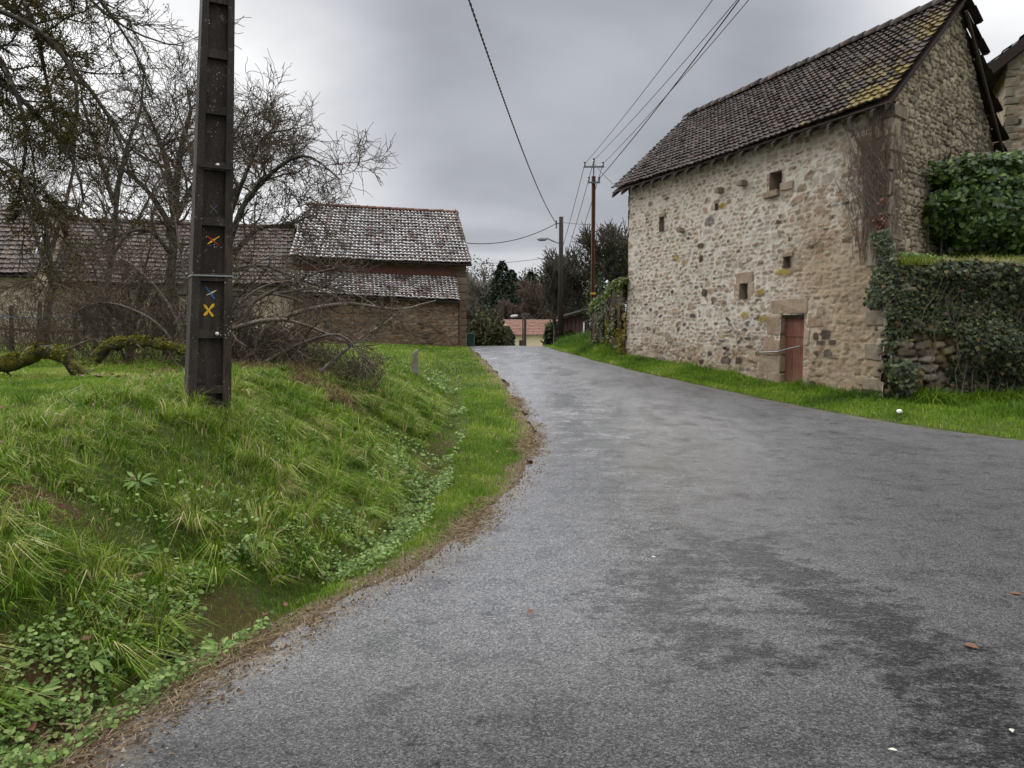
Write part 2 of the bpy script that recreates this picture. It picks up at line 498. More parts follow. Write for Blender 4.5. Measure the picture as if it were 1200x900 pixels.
def blades(mb, P, H, Wd, lean, tint, amt=.45):
    "grass blades: 5 vertices each; lean (n,3) horizontal lean vector"
    n = len(P)
    a = rng.uniform(0, 2 * math.pi, n)
    side = np.stack([np.cos(a), np.sin(a), np.zeros(n)], 1) * (Wd * .5)[:, None]
    ln = lean + rng.normal(0, amt, (n, 3)) * np.array([1, 1, .0])
    up = np.array([0, 0, 1.])
    mid = P + H[:, None] * (.55 * up + .28 * ln)
    ll = np.linalg.norm(ln, axis=1)
    tip = P + H[:, None] * (up * np.clip(.98 - .42 * ll ** 2, .05, 1)[:, None] + .95 * ln)
    V = np.stack([P - side, P + side, mid + side * .75, mid - side * .75, tip], 1).reshape(-1, 3)
    o = (np.arange(n) * 5)[:, None]
    b = mb.n
    mb.add(V, o + np.array([[0, 1, 2, 3]]), tint=np.repeat(tint, 5))
    mb.F.setdefault(3, []).append(o + np.array([[3, 2, 4]]) + b)


LEAF = {
    'oval': np.array([[0, 0, 0], [.30, .35, .05], [.26, .75, .03], [0, 1.05, -.05], [-.26, .75, .03], [-.30, .35, .05]]),
    'ivy': np.array([[0, 0, 0], [.45, .02, .0], [.38, .36, .05], [.55, .55, -.03], [.22, .62, .04], [0, 1.05, -.06], [-.22, .62, .04], [-.55, .55, -.03], [-.38, .36, .05], [-.45, .02, 0]]),
    'round': np.array([[0, 0, 0], [.4, .15, .08], [.52, .55, .05], [.22, .95, .0], [-.22, .95, 0], [-.52, .55, .05], [-.4, .15, .08]]),
    'strap': np.array([[0, 0, 0], [.10, .3, .08], [.14, .65, .08], [0, 1.05, -.05], [-.14, .65, .08], [-.10, .3, .08]]),
    'tri': np.array([[-.3, 0, 0], [.3, 0, 0], [0, 1., .1]]),
}


def leaves(mb, P, size, N, shape='oval', spread=.5, up=None, **attrs):
    "flat-ish leaves at P facing N (with jitter)"
    n = len(P)
    if n == 0: return
    N = np.broadcast_to(N, (n, 3)) + rng.normal(0, spread, (n, 3))
    N /= np.linalg.norm(N, axis=1, keepdims=True) + 1e-9
    t = rand_dirs(n) if up is None else np.broadcast_to(up, (n, 3)) + rng.normal(0, .5, (n, 3))
    U = np.cross(N, t); U /= np.linalg.norm(U, axis=1, keepdims=True) + 1e-9
    T = np.cross(U, N)
    L = LEAF[shape]; k = len(L)
    size = np.broadcast_to(size, (n,))
    V = P[:, None] + size[:, None, None] * (L[None, :, 0:1] * U[:, None] + L[None, :, 1:2] * T[:, None] + L[None, :, 2:3] * N[:, None])
    mb.add(V.reshape(-1, 3), (np.arange(n) * k)[:, None] + np.arange(k)[None], **attrs)


# ---- grass
def grad(X, Y):
    h = .12
    return (zg(X + h, Y) - zg(X - h, Y)) / (2 * h), (zg(X, Y + h) - zg(X, Y - h)) / (2 * h)


gb = MB()
for (y0, y1, dens, wscale) in ((1.9, 3.2, 11000, .75), (3.2, 5, 11000, .85), (5, 7.5, 7500, 1.0), (7.5, 11, 3200, 1.45), (11, 17, 1300, 2.1), (17, 33.5, 330, 3.6)):
    x0 = -.70 * y1 - .6; x1 = XL(np.linspace(y0, y1, 30)).max()
    n = int(dens * (y1 - y0) * (x1 - x0))
    X = rng.uniform(x0, x1, n); Y = rng.uniform(y0, y1, n)
    # gather into tufts
    tx = np.floor(X * 9 + 2 * vnoise(X * 3, Y * 3, 41)); ty = np.floor(Y * 9)
    tr = _h(tx, ty, 42); cx = (tx + .5) / 9; cy = (ty + .5) / 9
    d = dleft(X, Y); v = verge_w(Y)
    keep = (d > .03) & (X > -.70 * Y - .6)
    soil = soil_f(X, Y)
    keep &= rng.random(n) > soil * .94
    keep &= ~((np.abs(d - v) < .22) & (rng.random(n) < .75 * sstep(24, 12, Y) * sstep(.3, .5, fbm(X, Y, 44, 3))))
    keep &= rng.random(n) < .45 + .55 * sstep(.15, .4, tr)
    X, Y, tr, d, v = (q[keep] for q in (X, Y, tr, d, v))
    n = len(X)
    gx, gy = grad(X, Y)
    bank = sstep(v + .1, v + .4, d) * sstep(v + 2.4, v + 1.5, d) * sstep(22, 10, Y)
    kk = rng.random(n) > .12 * bank
    X, Y, tr, d, v, gx, gy, bank = (q[kk] for q in (X, Y, tr, d, v, gx, gy, bank)); n = len(X)
    lawn = sstep(v + 1.3, v + 2.4, d)
    H = rng.uniform(.035, .085, n) * (1 - bank) + bank * rng.uniform(.04, .10, n) * (.6 + .8 * tr)
    H *= np.where(lawn > .5, .72 + .7 * (fbm(X * .8, Y * .8, 46, 3) - .2), 1)
    H *= (1 + .4 * (wscale > 2))
    lean = np.stack([-gx, -gy, 0 * gx], 1) * (.45 * bank + .1)[:, None]
    a = 2 * math.pi * tr
    lean += np.stack([np.cos(a), np.sin(a), 0 * a], 1) * (.35 * bank)[:, None]
    big = fbm(X * .7, Y * .7, 45, 4); sm = fbm(X * 3, Y * 3, 47, 3)
    tint = .42 + (big - .5) * .6 + (sm - .5) * .5 - .13 * bank * (rng.random(n) < .7) + .05 * lawn
    tint += np.where(rng.random(n) < .06 + .20 * bank, .40, 0) + .05 * lawn * (fbm(X * .5, Y * .5, 48, 2) > .5)
    tint = np.clip(tint, .02, 1) * (1 - .0 * bank)
    Wd = rng.uniform(.0035, .0065, n) * wscale
    blades(gb, np.stack([X, Y, zg(X, Y) - .012], 1), H, Wd, lean, tint)
# drooping tussocks on the bank face and here and there on the lawn
nt_ = 2600
Y = 2.0 + 13 * rng.random(nt_) ** 1.35; v = verge_w(Y); d = v + .12 + 2.2 * rng.random(nt_)
X = XL(Y) - d / .93
k = (X > -.70 * Y - .4) & (rng.random(nt_) > soil_f(X, Y)) & (fbm(X * 1.4, Y * 1.4, 49, 3) + .25 * rng.random(nt_) > .50)
X, Y, d, v = X[k], Y[k], d[k], v[k]; nT = len(X)
nb = 46
cx = np.repeat(X, nb); cy_ = np.repeat(Y, nb); n = len(cx)
a = rng.uniform(0, 2 * math.pi, n); rr = np.repeat(rng.uniform(.02, .06, nT), nb) * np.sqrt(rng.random(n))
gx, gy = grad(X, Y); gx = np.clip(gx, -1.2, 1.2); gy = np.clip(gy, -1.2, 1.2)
sw = np.repeat(rng.normal(0, .35, (nT, 2)), nb, 0)
lean = np.stack([np.cos(a) * .75 - .45 * np.repeat(gx, nb) + sw[:, 0], np.sin(a) * .75 - .45 * np.repeat(gy, nb) + sw[:, 1], 0 * a], 1)
bx_, by_ = cx + rr * np.cos(a), cy_ + rr * np.sin(a)
Hh = np.repeat(rng.uniform(.07, .17, nT) * (1 + .5 * (rng.random(nT) < .25)) * np.clip(1.35 - .28 * (d - v), .5, 1.2), nb) * rng.uniform(.55, 1.15, n)
tt = np.repeat(rng.normal(.46, .14, nT), nb) + rng.normal(0, .07, n) + np.where(rng.random(n) < .20, .34, 0)
blades(gb, np.stack([bx_, by_, zg(bx_, by_) - .01], 1), Hh, rng.uniform(.004, .0075, n) * np.interp(cy_, [2, 6, 14], [.9, 1.25, 2.3]), lean, np.clip(tt, .04, 1), .25)
# right-hand verge
n = 95000
Y = rng.uniform(9.6, 33, n); X = XR(Y) + rng.uniform(0, 1, n) ** .9 * np.interp(Y, [9, 14, 22, 26, 33], [5.2, 2.2, 1.7, 2.6, 4])
e = dright(X, Y)
keep = (e > .02 + .12 * fbm(X * 3, Y * 3, 51, 3)) & (X < .72 * Y + .5)
X, Y, e = X[keep], Y[keep], e[keep]; n = len(X)
tall = sstep(.9, 1.5, e) * sstep(.42, .62, fbm(X * 1.3, Y * 1.3, 52, 3)) + sstep(22.8, 24, Y) * sstep(.25, .8, e) * 1.5
H = rng.uniform(.05, .12, n) * (1 + 1.9 * tall)
tint = .36 + (fbm(X * 1.1, Y * 1.1, 53, 3) - .5) * .75 - .08 * tall + np.where(rng.random(n) < .07, .3, 0) + .2 * sstep(.25, .02, e)
blades(gb, np.stack([X, Y, zg(X, Y) - .01], 1), H, rng.uniform(.009, .016, n) * np.interp(Y, [10, 30], [.8, 1.6]), np.zeros((n, 3)), np.clip(tint, 0, 1))
# rough grass along the top of the ivy wall
n = 9000
X = rng.uniform(7.2, 13.5, n); Y = 14.2 + rng.uniform(0, .7, n)
blades(gb, np.stack([X, Y, np.full(n, 2.76)], 1), rng.uniform(.05, .26, n) * (.4 + 1.1 * fbm(X * 2.3, Y * 2.3, 55, 3)), rng.uniform(.010, .018, n), np.tile([0, -.45, 0], (n, 1)), np.clip(.60 + .3 * sstep(14.5, 14.2, Y) + (fbm(X * 2, Y * 2, 54, 3) - .5) * 1.1 + rng.normal(0, .1, n), 0, 1))
# tufts round the foot of the concrete pole and the log
for cx, cy, r, k in ((-2.22, 6.02, .22, 900), (-2.40, 6.05, .40, 1500), (-2.15, 6.95, .28, 600), (-1.72, 6.75, .22, 500), (-.95, 8.4, .25, 400), (-2.0, 4.9, .25, 500)):
    a = rng.uniform(0, 2 * math.pi, k); rr = r * np.sqrt(rng.random(k))
    X = cx + rr * np.cos(a); Y = cy + rr * np.sin(a)
    blades(gb, np.stack([X, Y, zg(X, Y) - .01], 1), rng.uniform(.05, .15, k), rng.uniform(.004, .007, k), np.stack([np.cos(a), np.sin(a), 0 * a], 1) * .6, np.clip(rng.normal(.55, .25, k), 0, 1))
tag(gb.build('grass', M['grass'], origin=(0, 0, 0)), 'green winter grass over the bank, the lawn and the far verge', 'grass', kind='stuff')

# ---- broad-leaved ground cover along the ditch
cb = MB()
def cover(n, ymin, ymax, dlo, dhi, size, thr, seed):
    Y = ymin + (ymax - ymin) * rng.random(n) ** 1.5; v = verge_w(Y)
    d = v + rng.uniform(dlo, dhi, n)
    X = XL(Y) - d / .93
    k = (fbm(X * 1.6, Y * 1.6, seed, 3) + .25 * (fbm(X * 7, Y * 7, seed + 1, 2) - .5) > thr) & (X > -.72 * Y - .3)
    X, Y = X[k], Y[k]
    cl = _h(np.floor(X * 8), np.floor(Y * 8), seed + 5); k = rng.random(len(X)) < .25 + .9 * cl; X, Y, cl = X[k], Y[k], cl[k]
    Z = zg(X, Y) + .015 + rng.random(len(X)) * (.03 + .08 * cl)
    s = size * rng.uniform(.4, 1.35, len(X)) * np.interp(Y, [2, 6, 14], [1, 1.15, 2.2])
    leaves(cb, np.stack([X, Y, Z], 1), s, np.array([.12, -.25, 1.]), 'round', .38)
cover(15000, 2.3, 5.2, -.20, .36, .019, .545, 61)
cover(12000, 4.0, 8.5, -.3, .35, .020, .545, 62)
cover(7000, 7.5, 19, -.3, .5, .021, .60, 63)
cover(4500, 2.4, 7.5, .4, 1.7, .022, .63, 64)
# larger rosette plants on the bank face
for cx, cy in ((-2.05, 4.15), (-1.88, 3.35), (-1.62, 4.75), (-2.35, 3.7), (-1.45, 3.75), (-2.3, 4.7), (-1.2, 6.2), (-1.95, 3.05)):
    k = 14
    a = np.arange(k) * 2.4; up = np.stack([np.cos(a), np.sin(a), .35 + 0 * a], 1)
    Pp = np.tile([cx, cy, float(zg(cx, cy)) + .04], (k, 1)) + .02 * up
    leaves(cb, Pp, rng.uniform(.06, .11, k), np.array([.2, -.35, 1.]), 'strap', .12, up=up * 3)
tag(cb.build('ground_cover', M['clover'], origin=(0, 0, 0)), 'low pale green round-leaved weeds along the ditch at the bank foot', 'ground cover', kind='stuff')

# dead straw along the road edge, lying flat
sb = MB()
n = 9000
Y = 2.3 + 15 * rng.random(n) ** 1.6; d = rng.normal(.04, .10, n) + .10 * (fbm(Y * 1.3, Y * 0, 72, 3) - .5)
X = XL(Y) - d
k = fbm(X * 1.7, Y * 1.7, 71, 4) > .46; X, Y = X[k], Y[k]; n = len(X)
LEAF['straw'] = np.array([[-.016, 0, 0], [.016, 0, 0], [.024, .55, .08], [.03, 1., .0], [-.008, .55, .08]])
sl = np.stack([np.cos(rng.normal(1.2, .8, n)), np.sin(rng.normal(1.2, .8, n)), 0 * X], 1)
leaves(sb, np.stack([X, Y, np.maximum(zg(X, Y), zr(Y)) + .022], 1), rng.uniform(.02, .085, n) * np.interp(Y, [2, 10], [1, 1.6]), np.array([0, 0, 1.]), 'straw', .15, up=sl * 2)
tag(sb.build('straw', leaf_mat('pale_straw', [(0, (.15, .10, .06)), (.5, (.31, .235, .14)), (1, (.50, .41, .27))], .85, .2, .1), origin=(0, 0, 0)), 'flattened dry straw and roots along the left road edge', 'dead grass', kind='stuff')

# crumbs of soil and chippings along the asphalt edge
gv = MB(); n = 5200
Y = 2.3 + 16 * rng.random(n) ** 1.5; d = rng.normal(-.02, .13, n)
Y3 = 2.2 + 7 * rng.random(9000) ** 1.4; X3 = XL(Y3) - rng.uniform(.05, 2.2, 9000); ks = rng.random(9000) < soil_f(X3, Y3) * .9; X3, Y3 = X3[ks], Y3[ks]
Y2 = rng.uniform(2.4, 9, 260); X2 = XL(Y2) + rng.uniform(.2, 4.5, 260)
X = np.concatenate([XL(Y) - d, X2, X3]); Y = np.concatenate([Y, Y2, Y3]); n = len(X)
sz = rng.uniform(.003, .011, n) * np.where(np.arange(n) < 5200, 1, .8)
Z = np.where(dleft(X, Y) < 0, zr(Y) + .022, zg(X, Y) + .004)
T4 = np.array([[1, 0, -.5], [-.5, .87, -.5], [-.5, -.87, -.5], [.1, .1, .7]])
V = np.stack([X, Y, Z], 1)[:, None] + T4[None] * sz[:, None, None] * rng.uniform(.6, 1.4, (n, 4, 3))
gv.add(V.reshape(-1, 3), ((np.arange(n) * 4)[:, None, None] + np.array([[0, 1, 3], [1, 2, 3], [2, 0, 3]])[None]).reshape(-1, 3))
tag(gv.build('gravel', leaf_mat('crumbs', [(0, (.04, .025, .016)), (.5, (.14, .09, .055)), (.85, (.26, .20, .14)), (1, (.42, .40, .36))], .9, 0.02, .1), origin=(0, 0, 0)), 'loose soil crumbs and chippings along the left asphalt edge', 'gravel', kind='stuff')

# ---- fallen leaves, one by one
lm = leaf_mat('dead_leaf', [(0, (.06, .03, .022)), (.5, (.13, .062, .04)), (1, (.24, .13, .085))], .55, .1)
def fallen(X, Y, size, yaw, where, lab=None, grp='dead leaves lying about', z=None, mat=None):
    mbx = MB()
    L = np.array([[0, 0, .0], [.2, .22, .06], [.33, .5, .09], [.22, .8, .05], [0, 1.1, .02], [-.22, .78, .10], [-.34, .48, .14], [-.2, .2, .08]])
    c, s = math.cos(yaw), math.sin(yaw)
    V = np.stack([L[:, 0] * c - L[:, 1] * s, L[:, 0] * s + L[:, 1] * c, L[:, 2]], 1) * size
    z = float(zg(X, Y)) + .035 if z is None else z
    mbx.add(V + [X, Y, z], [[0, 1, 2, 3, 4], [0, 4, 5, 6, 7]])
    o = mbx.build('fallen_leaf', mat or lm, origin=(X, Y, z))
    return tag(o, lab or where, 'leaf', grp)
for k, (X, Y, s, yw) in enumerate(((-1.86, 3.02, .12, .3), (-1.80, 2.98, .11, 1.3), (-1.70, 2.93, .09, 2.2), (-1.92, 2.95, .08, 4))):
    fallen(X, Y, s, yw, 'brown curled dead leaf in the muddy hollow at the bank foot', grp='dead leaves in the muddy hollow')
fallen(-1.52, 3.75, .09, .9, '', 'single grey-brown dead leaf caught in the grass of the bank face')
fallen(-1.43, 3.20, .07, 2.6, '', 'small reddish dead leaf on the straw beside the asphalt edge')
def onroad(px, py, size, lab, cat_leaf=True, mat=None):
    a, b = ray(px, py)
    Y = 4.
    for _ in range(40): Y = (float(zr(Y)) + .03 - EYE) / b
    return fallen(a * Y, Y, size, rng.uniform(0, 6), '', lab, 'dead leaves lying about', z=float(zr(Y)) + .045, mat=mat)
onroad(620, 722, .06, 'red-brown dead leaf lying on the asphalt near the smooth wet patch')
onroad(1128, 758, .07, 'pale tan dead leaf lying on the right side of the asphalt, lower one')
onroad(1183, 698, .06, 'thin brown dead leaf on the asphalt at the far right of the photo')
pale = leaf_mat('bleached_leaf', [(0, (.5, .46, .34)), (1, (.62, .58, .48))], .6, .1)
onroad(1052, 884, .032, 'whitish withered leaf scrap on the asphalt at the bottom edge, left of its twin', mat=pale)
onroad(1184, 858, .028, 'whitish withered leaf scrap on the asphalt by the bottom right corner', mat=pale)
onroad(763, 655, .03, 'tiny yellowish leaf scrap in the middle of the asphalt', mat=pale)

# ------------------------------------------------------------------ masonry
def stones(U, V, rw, rh, seed, warp=.25, jit=.34, rows_var=.0, pw=3.2):
    "irregular rubble: edge distance and per-stone randoms at (U,V)"
    wu = (fbm(U / rw * .9, V / rh * .9, seed + 1, 3) - .5) * 2 * warp * rw
    wv = (fbm(U / rw * .7 + 9, V / rh * .7, seed + 2, 3) - .5) * 2 * warp * rh
    x = (U + wu) / rw; y = (V + wv + rows_var * (vnoise(U * 0, V / rh / 3, seed) - .5)) / rh
    r0 = np.floor(y)
    F1 = np.full(U.shape, 9.); F2 = np.full(U.shape, 9.); I = np.zeros(U.shape); J = np.zeros(U.shape)
    for dr in (-1, 0, 1):
        r = r0 + dr
        off = _h(r, r * 0, seed + 3)
        c0 = np.floor(x - off)
        for dc in (-1, 0, 1):
            c = c0 + dc
            jx = (_h(c, r, seed + 4) - .5) * 2 * jit; jy = (_h(c, r, seed + 5) - .5) * 1.5 * jit
            sz = .8 + .45 * _h(c, r, seed + 6)
            dx = np.abs(x - (c + .5 + off + jx)); dy = np.abs(y - (r + .5 + jy))
            D = (dx ** pw + dy ** pw) ** (1 / pw) / sz
            nw = D < F1
            F2 = np.where(nw, F1, np.minimum(F2, D))
            I = np.where(nw, c, I); J = np.where(nw, r, J); F1 = np.where(nw, D, F1)
    return F2 - F1, F1, _h(I, J, seed + 7), _h(I, J, seed + 8)


def wall_patch(mb, O, D, N, u0, u1, z0, z1, res, fn, holes=(), keep=None, warp=None):
    "displaced masonry sheet on the plane O + u*D (+z), normal N. fn(U,Z)->(disp, attrs)"
    us = np.linspace(u0, u1, max(2, int((u1 - u0) / res)) + 1); zs = np.linspace(z0, z1, max(2, int((z1 - z0) / res)) + 1)
    for (a, b, c, d) in holes:
        for arr, q in ((us, a), (us, b), (zs, c), (zs, d)):
            k = np.argmin(np.abs(arr - q)); arr[k] = q
    U, Z = np.meshgrid(us, zs)
    disp, at = fn(U, Z)
    U2 = U if warp is None else U + warp(U, Z)
    P = np.array([O[0], O[1], 0]) + U2[..., None] * np.array([D[0], D[1], 0]) + disp[..., None] * np.array([N[0], N[1], 0])
    P[..., 2] = Z
    nx = len(us); ny = len(zs)
    i = np.arange(ny - 1)[:, None]; j = np.arange(nx - 1)[None]
    q = np.stack([i * nx + j, i * nx + j + 1, (i + 1) * nx + j + 1, (i + 1) * nx + j], -1)
    cu = (us[:-1] + us[1:]) / 2; cz = (zs[:-1] + zs[1:]) / 2
    CU, CZ = np.meshgrid(cu, cz)
    k = np.ones(CU.shape, bool)
    for (a, b, c, d) in holes: k &= ~((CU > a) & (CU < b) & (CZ > c) & (CZ < d))
    if keep is not None: k &= keep(CU, CZ)
    q = q[k]
    if np.cross(np.array([D[0], D[1], 0]), [0, 0, 1.]) @ np.array([N[0], N[1], 0]) < 0: q = q[:, ::-1]
    mb.add(P.reshape(-1, 3), q, **{a: v.ravel() for a, v in at.items()})


def masonry_mat(name, mortars, stone_stops, extra=None):
    "mortars = (plain, second); attributes: mort, rnd, zone, spot"
    m = Mat(name, .88, .15)
    nz = m.noise(9, 5, .6); nf = m.noise(60, 4, .7)
    st = m.ramp(m.attr('rnd'), stone_stops)
    st = m.mix(m.math('MULTIPLY', m.rng(nf, .3, .75), .55), st, m.mix(1., st, (.55, .52, .5), 'MULTIPLY'))
    st = m.mix(m.math('MULTIPLY', m.rng(m.noise(4, 4), .52, .7), .35), st, (.27, .25, .20))
    mo = m.mix(m.attr('zone'), mortars[0], mortars[1])
    mo = m.mix(m.math('MULTIPLY', m.rng(nz, .4, .75), .6), mo, m.mix(1., mo, (.66, .62, .56), 'MULTIPLY'))
    c = m.mix(m.attr('mort'), st, mo)
    c = m.mix(m.attr('spot'), c, (.30, .235, .045))
    c = m.mix(m.math('MULTIPLY', m.rng(m.noise(26, 6, .8), .52, .68), .38), c, m.mix(1., c, (.5, .44, .38), 'MULTIPLY'))
    stain = m.noise(1.1, 5, .6, m.pos(1.4, 1.4, .5))
    c = m.mix(m.rng(stain, .48, .72, 0, .38), c, m.mix(1., c, (.58, .55, .50), 'MULTIPLY'))
    m.color(c).bump(m.math('ADD', m.math('MULTIPLY', nf, .8), m.math('MULTIPLY', m.noise(26, 6, .8), .9)), .022)
    return m.m


M['rubble'] = masonry_mat('rendered_rubble', ((.52, .475, .415), (.36, .29, .195)),
    [(0, (.045, .038, .034)), (.04, (.12, .088, .065)), (.12, (.21, .145, .095)), (.5, (.30, .215, .145)), (.68, (.345, .235, .16)), (.82, (.28, .23, .175)), (1, (.44, .33, .205))])
M['drystone'] = masonry_mat('grey_rubble', ((.055, .045, .034), (.14, .115, .08)),
    [(0, (.14, .115, .085)), (.35, (.28, .23, .165)), (.6, (.36, .295, .215)), (.85, (.43, .36, .26)), (1, (.60, .53, .41))])
M['darkstone'] = masonry_mat('dark_mossy_rubble', ((.035, .030, .022), (.06, .06, .02)),
    [(0, (.06, .048, .036)), (.4, (.17, .135, .095)), (.7, (.24, .205, .155)), (1, (.36, .31, .25))])
M['barnstone'] = masonry_mat('brown_rubble', ((.20, .15, .10), (.15, .12, .09)),
    [(0, (.06, .045, .035)), (.3, (.15, .10, .065)), (.55, (.20, .13, .08)), (.75, (.22, .16, .11)), (.88, (.20, .105, .066)), (1, (.28, .22, .16))])
M['creamstone'] = masonry_mat('cream_rubble', ((.70, .62, .49), (.52, .44, .32)),
    [(0, (.27, .21, .15)), (.4, (.50, .42, .30)), (1, (.66, .57, .44))])
def stone_block_mat(name, c0, c1):
    m = Mat(name, .88, .15)
    b = m.mix(m.island(), c0, c1)
    nz = m.noise(7, 5, .65); nf = m.noise(50, 4, .7)
    b = m.mix(m.rng(nz, .35, .7, 0, .6), b, m.mix(1., b, (.55, .52, .48), 'MULTIPLY'))
    m.color(b).bump(m.math('ADD', nz, m.math('MULTIPLY', nf, .6)), .02)
    return m.m
M['dressed'] = stone_block_mat('dressed_pink_stone', (.25, .175, .125), (.31, .25, .185))
M['quoin'] = stone_block_mat('quoin_stone', (.17, .145, .11), (.27, .23, .17))
M['quoin_brown'] = stone_block_mat('brown_quoin_stone', (.12, .088, .062), (.22, .165, .12))
M['old_wood'] = plain('weathered_wood', (.055, .042, .034), .85, .15, 0, .5, 9, .01)
M['dark_wood'] = plain('dark_wood', (.030, .020, .017), .8, .2, 0, .4, 9, .01)
M['iron'] = plain('wrought_iron', (.12, .12, .13), .5, .5, .6)
M['zinc'] = plain('grey_metal', (.30, .31, .32), .45, .5, .7)
M['porcelain'] = plain('white_porcelain', (.62, .60, .56), .35, .5, 0, .1)


# ------------------------------------------------------------------ tiles
def tiles(mb, E0, E1, R0, R1, rows, cols, prof, lift=.04, lip=.025, jit=.004, mossf=None, sag=0., ragged=.0):
    "roof slope of separate overlapping tiles between eave E0-E1 and ridge R0-R1"
    E0, E1, R0, R1 = (np.asarray(q, float) for q in (E0, E1, R0, R1))
    nrm = np.cross(E1 - E0, R0 - E0); nrm /= np.linalg.norm(nrm)
    if nrm[2] < 0: nrm = -nrm
    pu = np.array([p[0] for p in prof]); ph = np.array([p[1] for p in prof]); k = len(pu)
    r, c = np.meshgrid(np.arange(rows), np.arange(cols), indexing='ij')
    r = r.ravel(); c = c.ravel(); n = len(r)
    jr = rng.normal(0, jit, (n, 3))
    shift = (r % 2) * .5 * (k <= 3)
    V = np.zeros((n, 3, k, 3))
    ts = [(r / rows), (r / rows), np.minimum((r + 1.12) / rows, 1.0)]
    hs = [lift - lip, lift, .004]
    slip = rng.normal(0, .05, n) / rows
    for a in range(3):
        t = ts[a] + slip * (a < 2)
        for b in range(k):
            u = np.clip((c + pu[b] - shift + .015 * (.5 - pu[b])) / cols, -.01, 1.01)
            lo = E0 + (E1 - E0) * u[:, None]; hi = R0 + (R1 - R0) * u[:, None]
            p = lo + (hi - lo) * t[:, None]
            p = p + nrm * (hs[a] + ph[b] * (1 if a else .8) + jr[:, a:a + 1] + jr[:, 1:2] * (pu[b] - .5) * 2)
            sg = sag * np.sin(math.pi * u) * (.35 + .65 * (1 - t)) + sag * .35 * (fbm(u * 7, t * 3, 77, 2) - .5)
            p[:, 2] -= sg
            V[:, a, b] = p
    o = (np.arange(n) * 3 * k)[:, None]
    q = []
    for a in range(2):
        for b in range(k - 1): q.append([a * k + b, a * k + b + 1, (a + 1) * k + b + 1, (a + 1) * k + b])
    q = np.array(q)
    if np.cross(E1 - E0, R0 - E0)[2] < 0: q = q[:, ::-1]
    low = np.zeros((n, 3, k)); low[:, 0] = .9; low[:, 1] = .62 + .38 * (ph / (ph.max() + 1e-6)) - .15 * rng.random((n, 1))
    at = {'low': low.ravel(), 'rnd': np.repeat(rng.random(n), 3 * k)}
    at['moss'] = np.repeat(mossf(c / cols, r / rows), 3 * k) if mossf else np.zeros(n * 3 * k)
    mb.add(V.reshape(-1, 3), (o[:, :, None] + q[None]).reshape(-1, 4), **at)


def tile_mat(name, stops, pale=(.4, .4, .38), pale_amt=.3, low_glint=0., moss=0., rough=.5):
    m = Mat(name, rough, .25)
    c = m.ramp(m.attr('rnd'), stops)
    nz = m.noise(6, 5, .6); nf = m.noise(34, 5, .7)
    c = m.mix(m.rng(nf, .3, .7, 0, .5), c, m.mix(1., c, (.5, .5, .52), 'MULTIPLY'))
    c = m.mix(m.math('MULTIPLY', m.rng(m.math('ADD', m.math('MULTIPLY', nf, .5), m.math('MULTIPLY', nz, .5)), .52, .62), pale_amt), c, pale)
    if low_glint:
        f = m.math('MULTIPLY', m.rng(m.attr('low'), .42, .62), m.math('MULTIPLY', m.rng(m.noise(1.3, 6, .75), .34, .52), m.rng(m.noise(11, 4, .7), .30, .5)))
        c = m.mix(m.math('MULTIPLY', f, low_glint), c, (.66, .66, .66))  # reflected light on the raised lower tile ends, painted as pale flecks
    if moss:
        f = m.math('MULTIPLY', m.attr('moss'), m.rng(m.noise(16, 5, .75), .46, .58))
        c = m.mix(m.math('MULTIPLY', m.attr('moss'), .35), c, (.19, .10, .055))
        c = m.mix(f, c, m.mix(m.noise(11, 3), (.27, .225, .02), (.13, .125, .015)))
    m.color(c).bump(nf, .008)
    return m.m


M['tile_dark'] = tile_mat('old_brown_tiles', [(0, (.022, .016, .014)), (.5, (.045, .031, .026)), (.9, (.064, .040, .031)), (1, (.095, .055, .04))], (.17, .16, .15), .22, .0, .85, .62)
M['tile_glint'] = tile_mat('lichen_and_glint_tiles', [(0, (.026, .017, .015)), (.5, (.050, .029, .024)), (.93, (.075, .038, .029)), (1, (.15, .065, .04))], (.14, .135, .13), .25, .95, 0., .55)
M['tile_house'] = tile_mat('weathered_house_tiles', [(0, (.045, .034, .029)), (.6, (.090, .060, .046)), (1, (.125, .078, .056))], (.18, .165, .15), .4, .12)
M['tile_red'] = tile_mat('orange_red_tiles', [(0, (.16, .075, .048)), (1, (.25, .12, .075))], (.22, .17, .13), .35)
M['tile_ridge'] = tile_mat('dull_red_ridge', [(0, (.07, .03, .022)), (1, (.19, .075, .045))], (.2, .17, .15), .5)
M['slate'] = tile_mat('grey_slates', [(0, (.045, .047, .05)), (1, (.09, .09, .092))], (.16, .16, .15), .3)
PROF = [(0, .0), (.18, .02), (.34, .022), (.5, .005), (.75, .0), (1, .003)]
FLAT = [(0, 0), (.5, .006), (1, 0)]


def ridge_tiles(mb, A, B, n, r=.11):
    A = np.asarray(A, float); B = np.asarray(B, float)
    d = (B - A) / n; t = d / np.linalg.norm(d)
    s = np.cross(t, [0, 0, 1.]); s /= np.linalg.norm(s); up = np.cross(s, t)
    for i in range(n):
        j = rng.normal(0, .008, 3)
        V = []
        for (f, rr) in ((0, r * 1.12), (1.06, r * .95)):
            for a in np.linspace(-.25, math.pi + .25, 8):
                V.append(A + d * (i + f) + j + rr * (math.cos(a) * s + math.sin(a) * up) - up * .03)
        for (f, rr) in ((0, r * .9),):
            for a in np.linspace(-.25, math.pi + .25, 8): V.append(A + d * (i + f) + j + rr * (math.cos(a) * s + math.sin(a) * up) - up * .03)
        Fc = [[k, k + 1, 9 + k, 8 + k] for k in range(7)] + [[16 + k, 17 + k, k + 1, k] for k in range(7)]
        mb.add(V, Fc, low=0, rnd=rng.random(), moss=.0)


